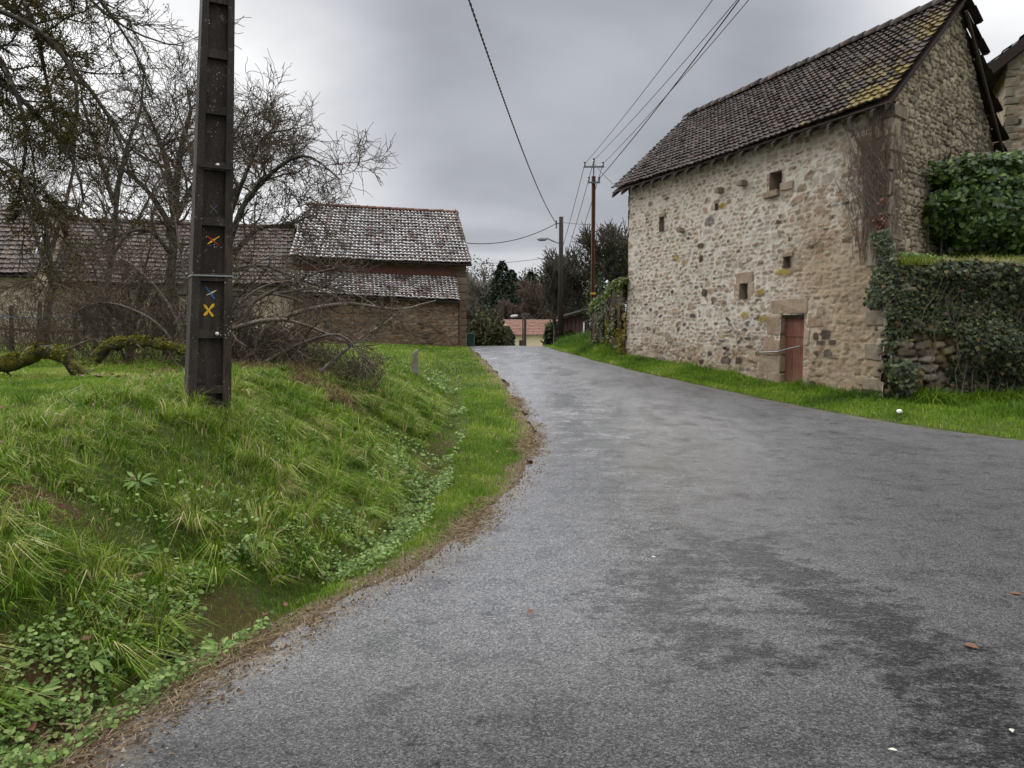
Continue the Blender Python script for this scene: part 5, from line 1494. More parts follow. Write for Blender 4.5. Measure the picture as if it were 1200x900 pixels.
# ---- heap of felled branches right of the pole
FB = 'felled branches and brush right of the pole'
b = base_at(300, 10.6)
fruit_tree('fallen crown of grey branches sprawling over the lawn right of the pole', [
    ([b, *pxl([(302, 400), (330, 372), (400, 356), (465, 362), (512, 352)], [10.6, 10.6, 10.8, 11, 11.2, 11.3])], .05, .010),
    (pxl([(285, 428), (288, 365), (330, 336), (380, 318), (412, 312)], [10.6, 10.7, 10.9, 11, 11]), .045, .009),
    (pxl([(375, 436), (415, 402), (450, 380), (470, 364)], [10.0, 10.2, 10.6, 10.8]), .03, .007),
    (pxl([(228, 402), (270, 386), (330, 374), (395, 396), (425, 416)], [10.4, 10.3, 10.2, 10.0, 9.9]), .045, .009),
    (pxl([(275, 430), (252, 385), (262, 350), (330, 344), (440, 330)], [10.9, 11, 11.2, 11.4, 11.6]), .04, .008),
    (pxl([(300, 432), (350, 404), (400, 392), (432, 418)], [10.2, 10.1, 10, 9.9]), .035, .008),
    (pxl([(210, 345), (290, 340), (350, 350), (400, 380)], [11.4, 11.2, 11, 10.9]), .035, .008),
    (pxl([(240, 330), (300, 310), (360, 330), (420, 345), (460, 372)], [11.4, 11.3, 11.2, 11, 10.9]), .03, .007),
    (pxl([(270, 300), (320, 320), (370, 365), (400, 400)], [11.8, 11.6, 11.4, 11.2]), .03, .007)], 23, 14, .62, 3, .0, FB, 'fallen_branches', M['twig_grey'], M['twig'], .2, (.3, 1.0), .62, .0042, 'branches')
SHR = 'bare shrubs round the foot of the concrete pole'
b = base_at(150, 11.6)
fruit_tree('low tangled bare shrub left of the concrete pole, before the farmhouse', [
    ([b, *pxl([(140, 360), (112, 300), (78, 262), (40, 250)], 11.6)], .026, .006),
    ([b, *pxl([(152, 350), (140, 280), (120, 225), (112, 190)], 11.6)], .026, .006),
    ([b, *pxl([(162, 350), (175, 290), (178, 240), (192, 205)], 11.6)], .026, .006),
    ([b, *pxl([(170, 370), (200, 320), (228, 300), (262, 306)], 11.4)], .024, .006),
    ([b, *pxl([(130, 385), (92, 345), (50, 332), (16, 345)], 11.3)], .024, .006),
    ([b, *pxl([(148, 380), (118, 340), (100, 290), (60, 215)], 11.8)], .022, .005)], 41, 19, .62, 3, .0, SHR, 'bare_shrub', M['twig'], M['twig'], .26, (.3, 1.1), .72, .0042, 'shrub')
b = base_at(222, 10.9)
fruit_tree('low tangled bare shrub whose long stems arch across the concrete pole foot', [
    ([b, *pxl([(205, 370), (172, 325), (135, 300), (100, 305)], 10.9)], .026, .006),
    ([b, *pxl([(220, 350), (208, 290), (200, 245), (180, 215)], 11)], .026, .006),
    ([b, *pxl([(236, 350), (262, 290), (285, 255), (300, 262)], 11)], .026, .006),
    ([b, *pxl([(250, 370), (290, 315), (335, 300), (372, 318)], 10.8)], .026, .006),
    ([b, *pxl([(255, 385), (300, 340), (345, 330), (400, 350)], 10.6)], .024, .006),
    ([b, *pxl([(190, 385), (150, 360), (110, 355), (70, 378)], 10.7)], .024, .006)], 42, 19, .6, 3, .0, SHR, 'bare_shrub', M['twig_grey'], M['twig'], .26, (.3, 1.1), .72, .0042, 'shrub')
rng = np.random.default_rng(31); random.seed(31)
def thicket(label, pxr, Yr, n, hmax, seed, leafn, name='bramble_thicket', mat_=None, leafm=None, group=None, droop=.0, thin=1.):
    global rng
    rng = np.random.default_rng(seed)
    Y = rng.uniform(*Yr, n); px = rng.uniform(*pxr, n); X = (px - 600) / F_PX * Y
    o = thing(name, label, 'thicket', (X.mean(), Y.mean(), float(zg(X.mean(), Y.mean()))), group)
    k = 8; L = hmax * rng.uniform(.4, 1.0, n)
    d = rng.normal(0, .28, (n, 3)) + [0, 0, 1]
    P = np.zeros((n, k, 3)); P[:, 0] = np.stack([X, Y, zg(X, Y) - .03], 1)
    for j in range(1, k):
        d = d + rng.normal(0, .16, (n, 3)) - [0, 0, droop * j / k]; dn_ = d / np.linalg.norm(d, axis=1, keepdims=True)
        P[:, j] = P[:, j - 1] + dn_ * (L / (k - 1))[:, None]
    P[:, :, 2] = np.maximum(P[:, :, 2], zg(P[:, :, 0], P[:, :, 1]) + .02)
    mb = MB(); R = np.linspace(1, .4, k)[None] * rng.uniform(.004, .010, (n, 1)) * thin; mb.tubes(P, R, 3)
    # side twigs
    m_ = n * 8; i = rng.integers(0, n, m_); j = rng.integers(2, k, m_); Q = np.zeros((m_, 4, 3)); Q[:, 0] = P[i, j]; d = rng.normal(0, 1, (m_, 3)) + [0, 0, .4]; d /= np.linalg.norm(d, axis=1, keepdims=True)
    l = rng.uniform(.1, .4, m_)
    for q in range(1, 4): Q[:, q] = Q[:, q - 1] + (d + rng.normal(0, .25, d.shape)) * (l / 3)[:, None]
    mb.tubes(Q, np.tile(np.array([[.004, .0035, .003, .0025]]), (m_, 1)) * 1.1 * max(thin, .75), 3)
    mb.build('stems', mat_ or M['twig'], o)
    if leafn:
        lb = MB(); i = rng.integers(0, n, leafn); j = rng.integers(1, k, leafn); leaves(lb, P[i, j] + rng.normal(0, .06, (leafn, 3)), rng.uniform(.03, .065, leafn), np.array([0, -.3, .9]), 'oval', .8); lb.build('leaves', leafm or M['brush_leaf'], o)
    return o
thicket('tangled leafless brush between the fruit trees left of the pole', (70, 235), (11, 15), 400, 2.2, 32, 420, thin=.6)
thicket('thin leafless saplings along the fence at the left edge', (-20, 80), (14.5, 16.5), 190, 1.7, 33, 60, thin=.6)
thicket('bramble tangle with dark leaves at the heart of the fallen branches', (225, 345), (10.2, 12.2), 330, 1.3, 34, 1300, droop=.5)
thicket('low bramble sprays with a few dark leaves before the tiled barn', (330, 430), (10.2, 12.5), 90, .6, 35, 480, droop=.6)
thicket('two thin young saplings on the lawn in front of the tiled barn', (428, 448), (11.0, 11.6), 7, .75, 36, 14, name='sapling')
sb = MB(); n = 5200; px = rng.uniform(255, 440, n); Y = rng.uniform(9.0, 10.6, n); X = (px - 600) / F_PX * Y
k = fbm(X * 1.4, Y * 1.4, 411, 3) > .45; X, Y = X[k], Y[k]; n = len(X)
blades(sb, np.stack([X, Y, zg(X, Y)], 1), rng.uniform(.08, .22, n), rng.uniform(.005, .009, n), np.tile([.2, -.4, 0], (n, 1)), np.full(n, .9), .9)
tag(sb.build('dead_grass', M['dead_grass'], origin=(-2.9, 10, 1.05)), 'matted brown dead grass at the foot of the fallen branches', 'dead grass', kind='stuff')
lb = MB(); n = 900; px = rng.uniform(90, 460, n); Y = rng.uniform(7.6, 11, n); X = (px - 600) / F_PX * Y; k = fbm(X * 1.3, Y * 1.3, 412, 3) > .5; X, Y = X[k], Y[k]; n = len(X)
leaves(lb, np.stack([X, Y, zg(X, Y) + .05], 1), rng.uniform(.03, .06, n), np.array([0, 0, 1.]), 'oval', .6)
n = 420; Y = 2.4 + 9 * rng.random(n) ** 1.4; X = XL(Y) - rng.uniform(.1, 3.2, n); leaves(lb, np.stack([X, Y, zg(X, Y) + .05], 1), rng.uniform(.018, .045, n), np.array([0, -.3, 1.]), 'oval', .6)
tag(lb.build('leaf_litter', lm, origin=(-3, 9, 1.05)), 'scattered brown leaf litter under the bare trees and over the bank', 'leaf litter', kind='stuff')

# ---- fence and posts
for i_, (px, Y, h, ln_, lab) in enumerate(((14, 16.6, 1.05, .03, 'weathered fence post at the left edge of the photo'), (46, 16.4, 1.1, .06, 'weathered fence post beside the leaning fruit tree'), (92, 16.2, .95, -.05, 'weathered fence post left of the slender fruit tree'), (152, 16, 1.0, .04, 'weathered fence post right of the slender fruit tree'))):
    b = base_at(px, Y); mb = MB(); mb.tube([b, b + [ln_ * .5, 0, h * .5], b + [ln_, 0, h], b + [ln_, 0, h + .03]], [.05, .048, .045, .02], 7)
    tag(mb.build('fence_post', M['old_wood'], origin=b, smooth=False), lab, 'post', 'posts of the garden fence')
b0, b1 = base_at(-30, 16.7), base_at(152, 15.9)
mb = MB(); mb.tube([b0 + [0, -.06, .62], (b0 + b1) / 2 + [0, -.06, .5], b1 + [0, -.06, .55]], .032, 6)
tag(mb.build('fence_rail', M['old_wood']), 'rough wooden rail of the garden fence', 'rail')
mb = MB(); mb.tube([b0 + [0, -.08, .86], (b0 * .6 + b1 * .4) + [0, -.08, .80], b1 + [0, -.08, .84], base_at(262, 15.2) + [0, 0, .8]], .013, 5)
tag(mb.build('fence_tape', plain('blue_tape', (.05, .20, .36), .5)), 'thin blue electric fence tape in front of the farmhouse', 'fence tape')
b = base_at(485, 16.5); mb = MB(); mb.tube([b, b + [.03, 0, .12], b + [.0, .02, .25], b + [.04, 0, .38], b + [.02, 0, .50], b + [.06, 0, .56], b + [.075, 0, .60]], [.10, .07, .085, .06, .068, .05, .015], 6)
tag(mb.build('stump', bark('pale_lichened_stump', (.10, .085, .07), (.26, .23, .19), .6), origin=b, smooth=True), 'short pale lichened stump post on the lawn before the tiled barn', 'stump')
# wheelie bin at the barn corner
bx = np.array([-1.93, 36.2, float(zg(-1.93, 36.2)) + .0]); bi = thing('wheelie_bin', 'dark green wheeled bin at the right corner of the tiled barn', 'bin', bx)
gm = plain('green_plastic', (.012, .05, .035), .45, .4, 0, .1)
mb = MB(); V = []
for z_, w_ in ((.06, .15), (.62, .19)): V += [bx + [sx * w_, sy * (w_ + .03), z_] for sx, sy in ((-1, -1), (1, -1), (1, 1), (-1, 1))]
mb.add(V, [[0, 3, 2, 1], [4, 5, 6, 7], [0, 1, 5, 4], [1, 2, 6, 5], [2, 3, 7, 6], [3, 0, 4, 7]]); mb.build('body', gm, bi)
mb = MB(); mb.bevbox(bx + [0, 0, .655], [.21, 0, 0], [0, .24, 0], [0, 0, .035], .4); mb.build('lid', gm, bi)
for s in (-1, 1):
    mb = MB(); mb.tube([bx + [s * .14, .18, .08], bx + [s * .18, .18, .08]], .08, 12); mb.build('wheel', M['dark_wood'], bi)

# ------------------------------------------------------------------ poles, lamps, wires
m = Mat('rusty_steel', .75, .3, ); nz = m.noise(14, 6, .65, m.pos(1, 1, .2))
m.color(m.ramp(nz, [(.3, (.035, .018, .013)), (.55, (.105, .044, .024)), (.75, (.17, .075, .038))])).bump(nz, .004); M['rust'] = m.m
SPX = np.array([2.70, 26.0]); sz0 = float(zg(*SPX)) - .1; stz = 6.62
sp_ = thing('rusty_pole', 'slim rust-brown steel power pole with insulators beside the stone barn', 'utility pole', (SPX[0], SPX[1], sz0))
mb = MB(); a = .10; 
for (o1, o2, w1, w2) in ((-.045, 0, .014, .07), (.045, 0, .014, .07)): mb.box(v3(SPX + [o1, o2], (sz0 + stz) / 2), [w1, 0, 0], [0, w2, 0], [0, 0, (stz - sz0) / 2])
mb.box(v3(SPX, (sz0 + stz) / 2), [.04, 0, 0], [0, .02, 0], [0, 0, (stz - sz0) / 2 - .002])
mb.build('shaft', M['rust'], sp_)
mb = MB(); mb.box(v3(SPX - [0, .12], stz - .22), [.20, 0, 0], [0, .025, 0], [0, 0, .025]); mb.box(v3(SPX - [0, .0], stz + .2), [.02, 0, 0], [0, .02, 0], [0, 0, .25])
mb.box(v3(SPX - [0, .05], stz + .30), [.34, 0, 0], [0, .03, 0], [0, 0, .022]); mb.build('crossarm', M['iron'], sp_)
IN = [SPX + [-.3, -.05], SPX + [.0, -.05], SPX + [.3, -.05]]
IZ = [stz + .40, stz + .52, stz + .40]
ins = [(v3(p, z_)) for p, z_ in zip(IN, IZ)] + [v3(SPX + [-.17, -.13], stz - .1), v3(SPX + [.17, -.13], stz - .1)]
for p in ins:
    mb = MB(); mb.tube([p + [0, 0, -.09], p + [0, 0, -.05], p + [0, 0, -.04], p + [0, 0, .0], p + [0, 0, .05], p + [0, 0, .06]], [.02, .02, .045, .03, .04, .015], 8); mb.build('insulator', plain('dark_glass_insulator', (.05, .05, .05), .3, .5), sp_)
mb = MB(); zz_ = EYE + ray(694, 344)[1] * 26; mb.box(v3(SPX - [0, .095], zz_), [.08, 0, 0], [0, .004, 0], [0, 0, .03]); mb.build('marker_plate', PM['yellow'], sp_)
DP = np.array([2.26, 36.0]); dz0 = float(zg(*DP)) - .1; dtz = 6.72
dp = thing('lamp_pole', 'dark wooden pole carrying a street lamp, left of the rusty pole', 'street lamp', (DP[0], DP[1], dz0))
mb = MB(); mb.tube([v3(DP, dz0), v3(DP, (dz0 + dtz) / 2), v3(DP, dtz)], [.135, .115, .10], 10); mb.build('shaft', plain('creosoted_wood', (.032, .026, .022), .85, .2, 0, .4, 12), dp, smooth=True)
la = W(656, 283, 36); lh = W(635.5, 280, 35.4)
mb = MB(); mb.tube(spl([v3(DP, la[2] - .1), la + [-.3, -.1, .0], lh + [.25, 0, .02]], 8), .03, 6); mb.build('lamp_arm', M['zinc'], dp)
mb = MB(); mb.tube([lh + [.24, 0, .02], lh + [.12, 0, .0], lh + [-.1, 0, -.01], lh + [-.24, 0, .0]], [.05, .09, .10, .04], 10); mb.build('lamp_head', plain('pale_lamp_housing', (.26, .27, .28), .5, .3, 0, .05), dp, smooth=True)
mb = MB(); mb.box(v3(DP + [-.22, -.02], dtz - .35), [.03, 0, 0], [0, .03, 0], [0, 0, .18]); mb.box(v3(DP + [-.12, -.02], dtz - .3), [.12, 0, 0], [0, .02, 0], [0, 0, .02]); mb.build('cable_clamp', M['iron'], dp)
CL = v3(DP + [-.22, -.05], dtz - .3)
# far lamp post and far pole beyond the crest
fy = 60.; fb_ = W(612.6, 450, fy); fz = float(zg(fb_[0], fy))
lp = thing('lamp_post', 'small grey street lamp beyond the crest in front of the cream house', 'street lamp', (fb_[0], fy, fz))
t_ = W(614, 371, fy); h_ = W(603, 370.5, fy)
mb = MB(); mb.tube([(fb_[0], fy, fz), (fb_[0], fy, t_[2] - .2), (fb_[0], fy, t_[2])], [.055, .045, .04], 8); mb.tube([(fb_[0], fy, t_[2] - .1), t_ * .5 + h_ * .5 + [0, 0, .08], h_ + [.1, 0, 0]], .045, 6); mb.build('post', M['old_wood'], lp)
mb = MB(); mb.tube([h_ + [.25, 0, .04], h_ + [.1, 0, .02], h_ + [-.25, 0, -.02], h_ + [-.32, 0, 0]], [.06, .10, .10, .04], 8); mb.build('lamp_head', plain('white_lamp_housing', (.42, .43, .44), .4, .4, 0, .05), lp)
f2 = W(615.3, 366, 63); fz2 = float(zg(f2[0], 63))
fp = thing('distant_pole', 'dark far-off wooden power pole beside the small street lamp beyond the crest', 'utility pole', (f2[0], 63, fz2))
mb = MB(); mb.tube([(f2[0], 63, fz2), (f2[0], 63, f2[2])], [.13, .10], 8); mb.build('shaft', M['old_wood'], fp)
mb = MB(); mb.box(f2 + [0, -.1, -.15], [.32, 0, 0], [0, .03, 0], [0, 0, .04]); mb.build('crossarm', M['iron'], fp)

wire_m = plain('black_cable', (.015, .015, .016), .6, .3, 0, .1, 10, 0)
def wire(name, label, A, B, sag, r, group=None, n=40, twist=False):
    A = np.asarray(A, float); B = np.asarray(B, float); t = np.linspace(0, 1, n)
    P = A[None] * (1 - t)[:, None] + B[None] * t[:, None]; P[:, 2] -= sag * 4 * t * (1 - t)
    mb = MB()
    if twist:
        n2 = 900; tt = np.linspace(0, 1, n2); Q = np.stack([np.interp(tt, t, P[:, i]) for i in range(3)], 1); Q[:, 2] = (A[2] * (1 - tt) + B[2] * tt) - sag * 4 * tt * (1 - tt)
        L = np.linalg.norm(B - A); ph = tt * L / .34 * 2 * math.pi
        for k_ in (0, math.pi): mb.tube(Q + np.stack([np.cos(ph + k_) * r * .9, 0 * ph, np.sin(ph + k_) * r * .9], 1), r * .8, 5)
    else: mb.tube(P, r, 5)
    o = mb.build(name, wire_m, smooth=True); return tag(o, label, 'cable', group)
# heavy twisted cable from behind the camera to the lamp pole
wire('twisted_cable', 'thick twisted black cable running overhead to the lamp pole', np.array([-2.35, -5.0, 7.72]), CL, 1.02, .011, None, 60, True)
near = [W(830, 0, 14), W(858, 0, 14), W(861, 0, 13.4), W(868, 4, 13.2)]
for i_, (q, A, lab) in enumerate(zip(near, (ins[0], ins[1], ins[4], ins[2]), ('uppermost thin wire rising from the rusty pole to the upper right', 'second thin wire below the uppermost one from the rusty pole', 'darkest of the wires from the rusty pole to the upper right', 'lowest wire from the rusty pole, nearest the barn roof'))):
    d_ = (q - A); E = A + d_ * 2.2; E[2] += .55
    wire('overhead_wire', lab, A, E, -0.0 + .35, .0075 if i_ != 2 else .012, 'wires rising from the rusty pole')
for i_, (A, lab) in enumerate(((ins[0], 'left wire slanting down from the rusty pole behind the lamp pole'), (ins[1], 'middle wire slanting down from the rusty pole behind the lamp pole'), (ins[2], 'right wire slanting down from the rusty pole behind the lamp pole'))):
    wire('overhead_wire', lab, A, f2 + [(-.3, 0, .3)[i_], 0, -.1], 2.2, .010, 'wires slanting down beyond the rusty pole')
wire('house_cable', 'slack black cable from the lamp pole to the tiled barn roof', CL, v3(BB + dB * .1 - nB * 1.0, EYE + ray(550, 284)[1] * 32.9), .35, .018)
wire('thin_cable', 'thin wire above the trees from the lamp pole to the tiled barn', v3(DP, EYE + ray(645, 299)[1] * 36), v3(BB + dB * .1 - nB * 2.2, EYE + ray(548, 309)[1] * 34), .12, .009)
wire('link_cable', 'short cable linking the lamp pole and the rusty pole', v3(DP, EYE + ray(657, 260)[1] * 36), v3(SPX, EYE + ray(694, 263)[1] * 26), .03, .011)
wire('barn_cable', 'thin cable from the rusty pole top to the stone barn eave', ins[1] - [0, 0, .1], v3(K + D * (LB + .3) + NF * .2, 5.75), .05, .010)

# ------------------------------------------------------------------ beyond the crest
ch = thing('cream_house', 'small cream house with orange-red roof beyond the road crest', 'house', (2.2, 72, float(zg(2.2, 72))))
hz = float(zg(2.2, 72)); c0 = W(600.5, 391, 70); c1 = W(662, 392, 71); rz0 = W(600, 376, 73)[2]
cw = plain('cream_render', (.74, .62, .40), .85, .15, 0, .12, 3)
wx = MB(); d_ = (c1 - c0)[:2]; d_ /= np.linalg.norm(d_); nn_ = np.array([d_[1], -d_[0]]); L_ = float(np.linalg.norm((c1 - c0)[:2]))
ez = c0[2]
P4 = [c0[:2], c1[:2], c1[:2] - nn_ * 6, c0[:2] - nn_ * 6]
wx.add([v3(p, hz - .3) for p in P4] + [v3(p, ez) for p in P4] + [v3((P4[0] + P4[3]) / 2, rz0), v3((P4[1] + P4[2]) / 2, rz0)], [[0, 1, 5, 4], [2, 3, 7, 6], [1, 2, 6, 9, 5], [3, 0, 4, 8, 7]])
wx.build('wall', cw, ch)
wx = MB(); ov = nn_ * .35
tiles(wx, v3(P4[0] - d_ * .2 + ov, ez - .1), v3(P4[1] + d_ * .2 + ov, ez - .1), v3((P4[0] + P4[3]) / 2 - d_ * .2, rz0 + .12), v3((P4[1] + P4[2]) / 2 + d_ * .2, rz0 + .12), 10, 30, FLAT, .04, .02, .004)
tiles(wx, v3(P4[2] + d_ * .2 - ov, ez - .1), v3(P4[3] - d_ * .2 - ov, ez - .1), v3((P4[1] + P4[2]) / 2 + d_ * .2, rz0 + .12), v3((P4[0] + P4[3]) / 2 - d_ * .2, rz0 + .12), 10, 30, FLAT, .04, .02, .004)
wx.build('roof', M['tile_red'], ch)
wx = MB(); wx.box(v3(c0[:2] + d_ * .12 + nn_ * .05, (hz + ez) / 2), v3(d_ * .1, 0), v3(nn_ * .05, 0), [0, 0, (ez - hz) / 2 - .05]); wx.build('downpipe', plain('white_pipe', (.6, .6, .58), .5), ch)
wx = MB(); wx.box(v3(c0[:2] + d_ * .85 + nn_ * .02, ez - 1.5), v3(d_ * .22, 0), v3(nn_ * .03, 0), [0, 0, .9]); wx.build('door', M['old_wood'], ch)

sh = thing('wooden_shed', 'dark wooden shed with lean-to roof under the olive tree', 'shed', (4.0, 40, float(zg(4, 40))))
s0 = W(658, 372, 40); s1 = W(693, 362, 37); bz = W(660, 398, 40)[2] - .4
sd_ = unit(np.array([*(s1 - s0)[:2]])); sn = np.array([sd_[1], -sd_[0]]); sl = float(np.linalg.norm((s1 - s0)[:2]))
mb = MB()
for i_ in range(14):
    u_ = sl * (i_ + .5) / 14; zt_ = s0[2] + (s1[2] - s0[2]) * u_ / sl - .1
    mb.box(v3(s0[:2] + sd_ * u_ - sn * .02 * (i_ % 2), (bz + zt_) / 2), v3(sd_ * sl / 28 * .94, 0), v3(sn * .02, 0), [0, 0, (zt_ - bz) / 2])
mb.box(v3(s0[:2] - sn * 1.2, (bz + s0[2] - .2) / 2), v3(sd_ * .03, 0), v3(sn * 1.2, 0), [0, 0, (s0[2] - .2 - bz) / 2])
mb.build('wall', plain('red_brown_planks', (.045, .022, .020), .85, .15, 0, .5, 5), sh)
mb = MB(); slab(mb, s0 + v3(sn * .35 - sd_ * .2, 0), s1 + v3(sn * .35 + sd_ * .3, .05), s1 + v3(-sn * 2.6 + sd_ * .3, .7), s0 + v3(-sn * 2.6 - sd_ * .2, .65), .08); mb.build('roof', plain('grey_sheet_roof', (.11, .10, .10), .7, .3, 0, .35, 4), sh)
mb = MB(); w_ = W(683, 384, 37.6); u_ = float((w_[:2] - s0[:2]) @ sd_); mb.box(v3(s0[:2] + sd_ * u_ + sn * .03, w_[2]), v3(sd_ * .07, 0), v3(sn * .012, 0), [0, 0, .28]); mb.build('window', plain('pale_pane', (.62, .64, .68), .2, .5, 0, .03, 5, 0), sh)

# trees beyond
def leafcloud(mb, c, rad, n, size, seed, shape='oval', thr=.42, flat=1.):
    rg = np.random.default_rng(seed); v = rg.normal(size=(n, 3)); v /= np.linalg.norm(v, axis=1, keepdims=True); r = rg.random(n) ** (1 / 2.2)
    lump = .72 + .55 * fbm(v[:, 0] * 2.2 + seed, v[:, 2] * 2.2 + v[:, 1] * 1.7, seed, 3)
    P = v * (r * lump)[:, None] * np.asarray(rad)
    k = fbm(P[:, 0] / rad[0] * 3.2 + 7, P[:, 2] / rad[2] * 3.2 + P[:, 1] / rad[1] * 2, seed + 1, 3) > thr
    P = P[k] + c
    leaves(mb, P, size * rg.uniform(.6, 1.3, len(P)), unit(np.array([0, -.4, .7])), shape, .9)


def bg_tree(label, px, Y, top_py, wpx, kind, seed, group, name=None, leafm=None, bark_=None, zb=None, k=10, dens=1.):
    "background tree: trunk, limbs, twigs and (if leafy) leaf clumps"
    global rng
    rng = np.random.default_rng(seed); random.seed(seed)
    x = (px - 600) / F_PX * Y; z0 = float(zg(x, Y)) if zb is None else zb; zt_ = EYE + ray(px, top_py)[1] * Y; h = zt_ - z0; wr = wpx / 2 / F_PX * Y
    o = thing(name or {'conifer': 'conifer', 'bare': 'bare_tree', 'leafy': 'leafy_tree'}[kind], label, 'tree', (x, Y, z0), group)
    T = Tree(); b = np.array([x, Y, z0 - .2])
    rm = .00055 * Y
    if kind == 'conifer':
        tr = np.array([b + [0, 0, h * f] for f in np.linspace(0, 1.0, 8)]); mb = MB(); mb.tube(tr, np.linspace(.02 * h, .004 * h, 8), 7); mb.build('trunk', M['bark'], o, smooth=True)
        mb = MB(); n_ = int(5200 * dens); f = rng.random(n_) ** .75; ang = rng.uniform(0, 2 * math.pi, n_)
        lay = np.floor(f * 15) / 15; prof = (1 - f) ** .75 * (.75 + .35 * ((f * 15) % 1 < .6)) * (.75 + .6 * _h(np.floor(ang * 2.2), np.floor(f * 15), seed)) + .02
        rr = wr * prof * rng.uniform(.25, 1., n_) ** .6
        P = np.stack([x + rr * np.cos(ang), Y + rr * np.sin(ang), z0 + h * (.08 + .92 * f) - rr * .35], 1)
        out = np.stack([np.cos(ang), np.sin(ang), -.35 + 0 * ang], 1)
        leaves(mb, P, (.035 * h + .25) * rng.uniform(.5, 1.1, n_) * (.5 + .6 * (1 - f)), np.array([0, 0, 1.]), 'oval', .45, up=out * 2)
        mb.build('crown', M['conifer'], o)
        return o
    limbs = [np.array([b, b + [0, 0, h * .3], b + [wr * .05, 0, h * .55], b + [0, 0, h * .8]])]
    for q in range(7):
        a = q * 2.4 + random.random(); f = .2 + .06 * q; s = b + [0, 0, h * f]
        limbs.append(np.array([s, s + [wr * .45 * math.cos(a), wr * .45 * math.sin(a), h * .18], s + [wr * .8 * math.cos(a), wr * .8 * math.sin(a), h * (.42 - .03 * q)]]))
    for q, l in enumerate(limbs):
        c_ = spl(l, 9); rd = np.linspace(.018 * h * (1 if q == 0 else .5), rm * 1.5, 9); T.add(c_, rd, 0 if q == 0 else 1)
        shoots(T, c_, rd, 2, 3, k * 1.5, h * .2, .16, .10, (.3, .85), .2, n=5, rmin=rm, kr=.85)
    T.build(None, o, bark_ or M['bark'], bark_ or M['twig_dark'])
    if kind == 'leafy':
        mb = MB(); leafcloud(mb, np.array([x, Y, z0 + h * .42]), (wr * 1.0, wr * .9, h * .42), int(3600 * dens), .0036 * Y, seed, thr=.46); mb.build('foliage', leafm or M['oak_leaf'], o)
    return o
BGC = 'conifers of the far wood'; BGB = 'bare trees of the far wood'
for px, Y, tp, wp, s, lab in ((589, 105, 306, 78, 501, 'tallest dark conifer above the cream house, leftmost of the far wood'), (600, 125, 316, 56, 502, 'slim conifer just right of the tallest far conifer'), (622, 118, 318, 70, 503, 'dark conifer above the far street lamp'), (574, 112, 346, 52, 504, 'low broad conifer near the tiled barn corner'), (640, 130, 324, 46, 505, 'far conifer between the lamp pole and the dark conifer'), (578, 122, 326, 66, 506, 'dark conifer between the pale misty tree and the tallest conifer'), (611, 128, 330, 56, 507, 'short far conifer in the gap between the slim one and the dark one')):
    bg_tree(lab, px, Y, tp, wp, 'conifer', s, BGC)
for px, Y, tp, wp, s, mt, lab in ((640, 95, 316, 62, 511, 'twig_brown', 'purplish-brown bare tree left of the lamp pole'), (600, 98, 346, 52, 512, 'twig_brown', 'brownish bare tree in front of the tallest conifer'), (566, 120, 312, 46, 513, 'twig_pale', 'pale misty bare tree beside the tiled barn roof'), (560, 90, 352, 40, 514, 'twig_dark', 'grey bare tree at the tiled barn corner'), (624, 100, 352, 40, 515, 'twig_brown', 'low bare brown tree behind the cream house roof')):
    bg_tree(lab, px, Y, tp, wp, 'bare', s, BGB, bark_=M[mt], k=11)
bg_tree('olive-brown ivy-clad tree between the lamp pole and the rusty pole', 676, 42, 276, 74, 'leafy', 521, None, 'ivy_clad_tree', M['oak_leaf'], k=9, zb=1.2)
bg_tree('dark bare-topped tree between the rusty pole and the stone barn', 716, 38, 252, 66, 'leafy', 522, None, 'ivy_clad_tree', M['shrub_leaf'], k=10, zb=1.6)
bg_tree('tall twiggy bare tree behind the stone barn corner', 738, 44, 248, 60, 'bare', 523, None, 'bare_tree', zb=1.6, k=11)
bg_tree('scrawny bare tree crossed by the lamp arm', 650, 40, 288, 34, 'bare', 524, None, 'bare_tree', zb=.6, k=8)
for px, Y, tp, wp, s, lab, mt in ((562, 66, 372, 36, 531, 'brown-green bush past the wheeled bin', 'oak_leaf'), (582, 62, 380, 34, 532, 'dull olive bush left of the cream house', 'oak_leaf'), (574, 75, 362, 44, 533, 'tall olive scrub below the pale misty tree', 'oak_leaf'), (592, 68, 384, 20, 534, 'small bush at the left corner of the cream house', 'shrub_leaf'), (648, 46, 380, 24, 535, 'dark evergreen bush in front of the cream house', 'shrub_leaf'), (666, 38, 392, 22, 536, 'low hedge bush in front of the wooden shed', 'oak_leaf'), (704, 36, 330, 40, 537, 'dense dark shrub behind the rusty pole', 'shrub_leaf')):
    rng = np.random.default_rng(s); x = (px - 600) / F_PX * Y; z0 = float(zg(x, Y)); zt_ = EYE + ray(px, tp)[1] * Y; h = max(zt_ - z0, .6); wr = wp / 2 / F_PX * Y
    o = thing('bush', lab, 'bush', (x, Y, z0), 'bushes beyond the crest'); mb = MB(); leafcloud(mb, np.array([x, Y, z0 + h * .45]), (wr, wr * .8, h * .6), 2600, .0042 * Y, s, thr=.36); mb.build('foliage', M[mt], o)
    mb = MB()
    for _ in range(14): a = rng.uniform(0, 6.28); mb.tube([(x, Y, z0 - .1), (x + wr * .4 * math.cos(a), Y + wr * .4 * math.sin(a), z0 + h * .5), (x + wr * .8 * math.cos(a), Y + wr * .8 * math.sin(a), z0 + h * .95)], [.04, .03, .012], 4)
    mb.build('stems', M['twig_dark'], o)
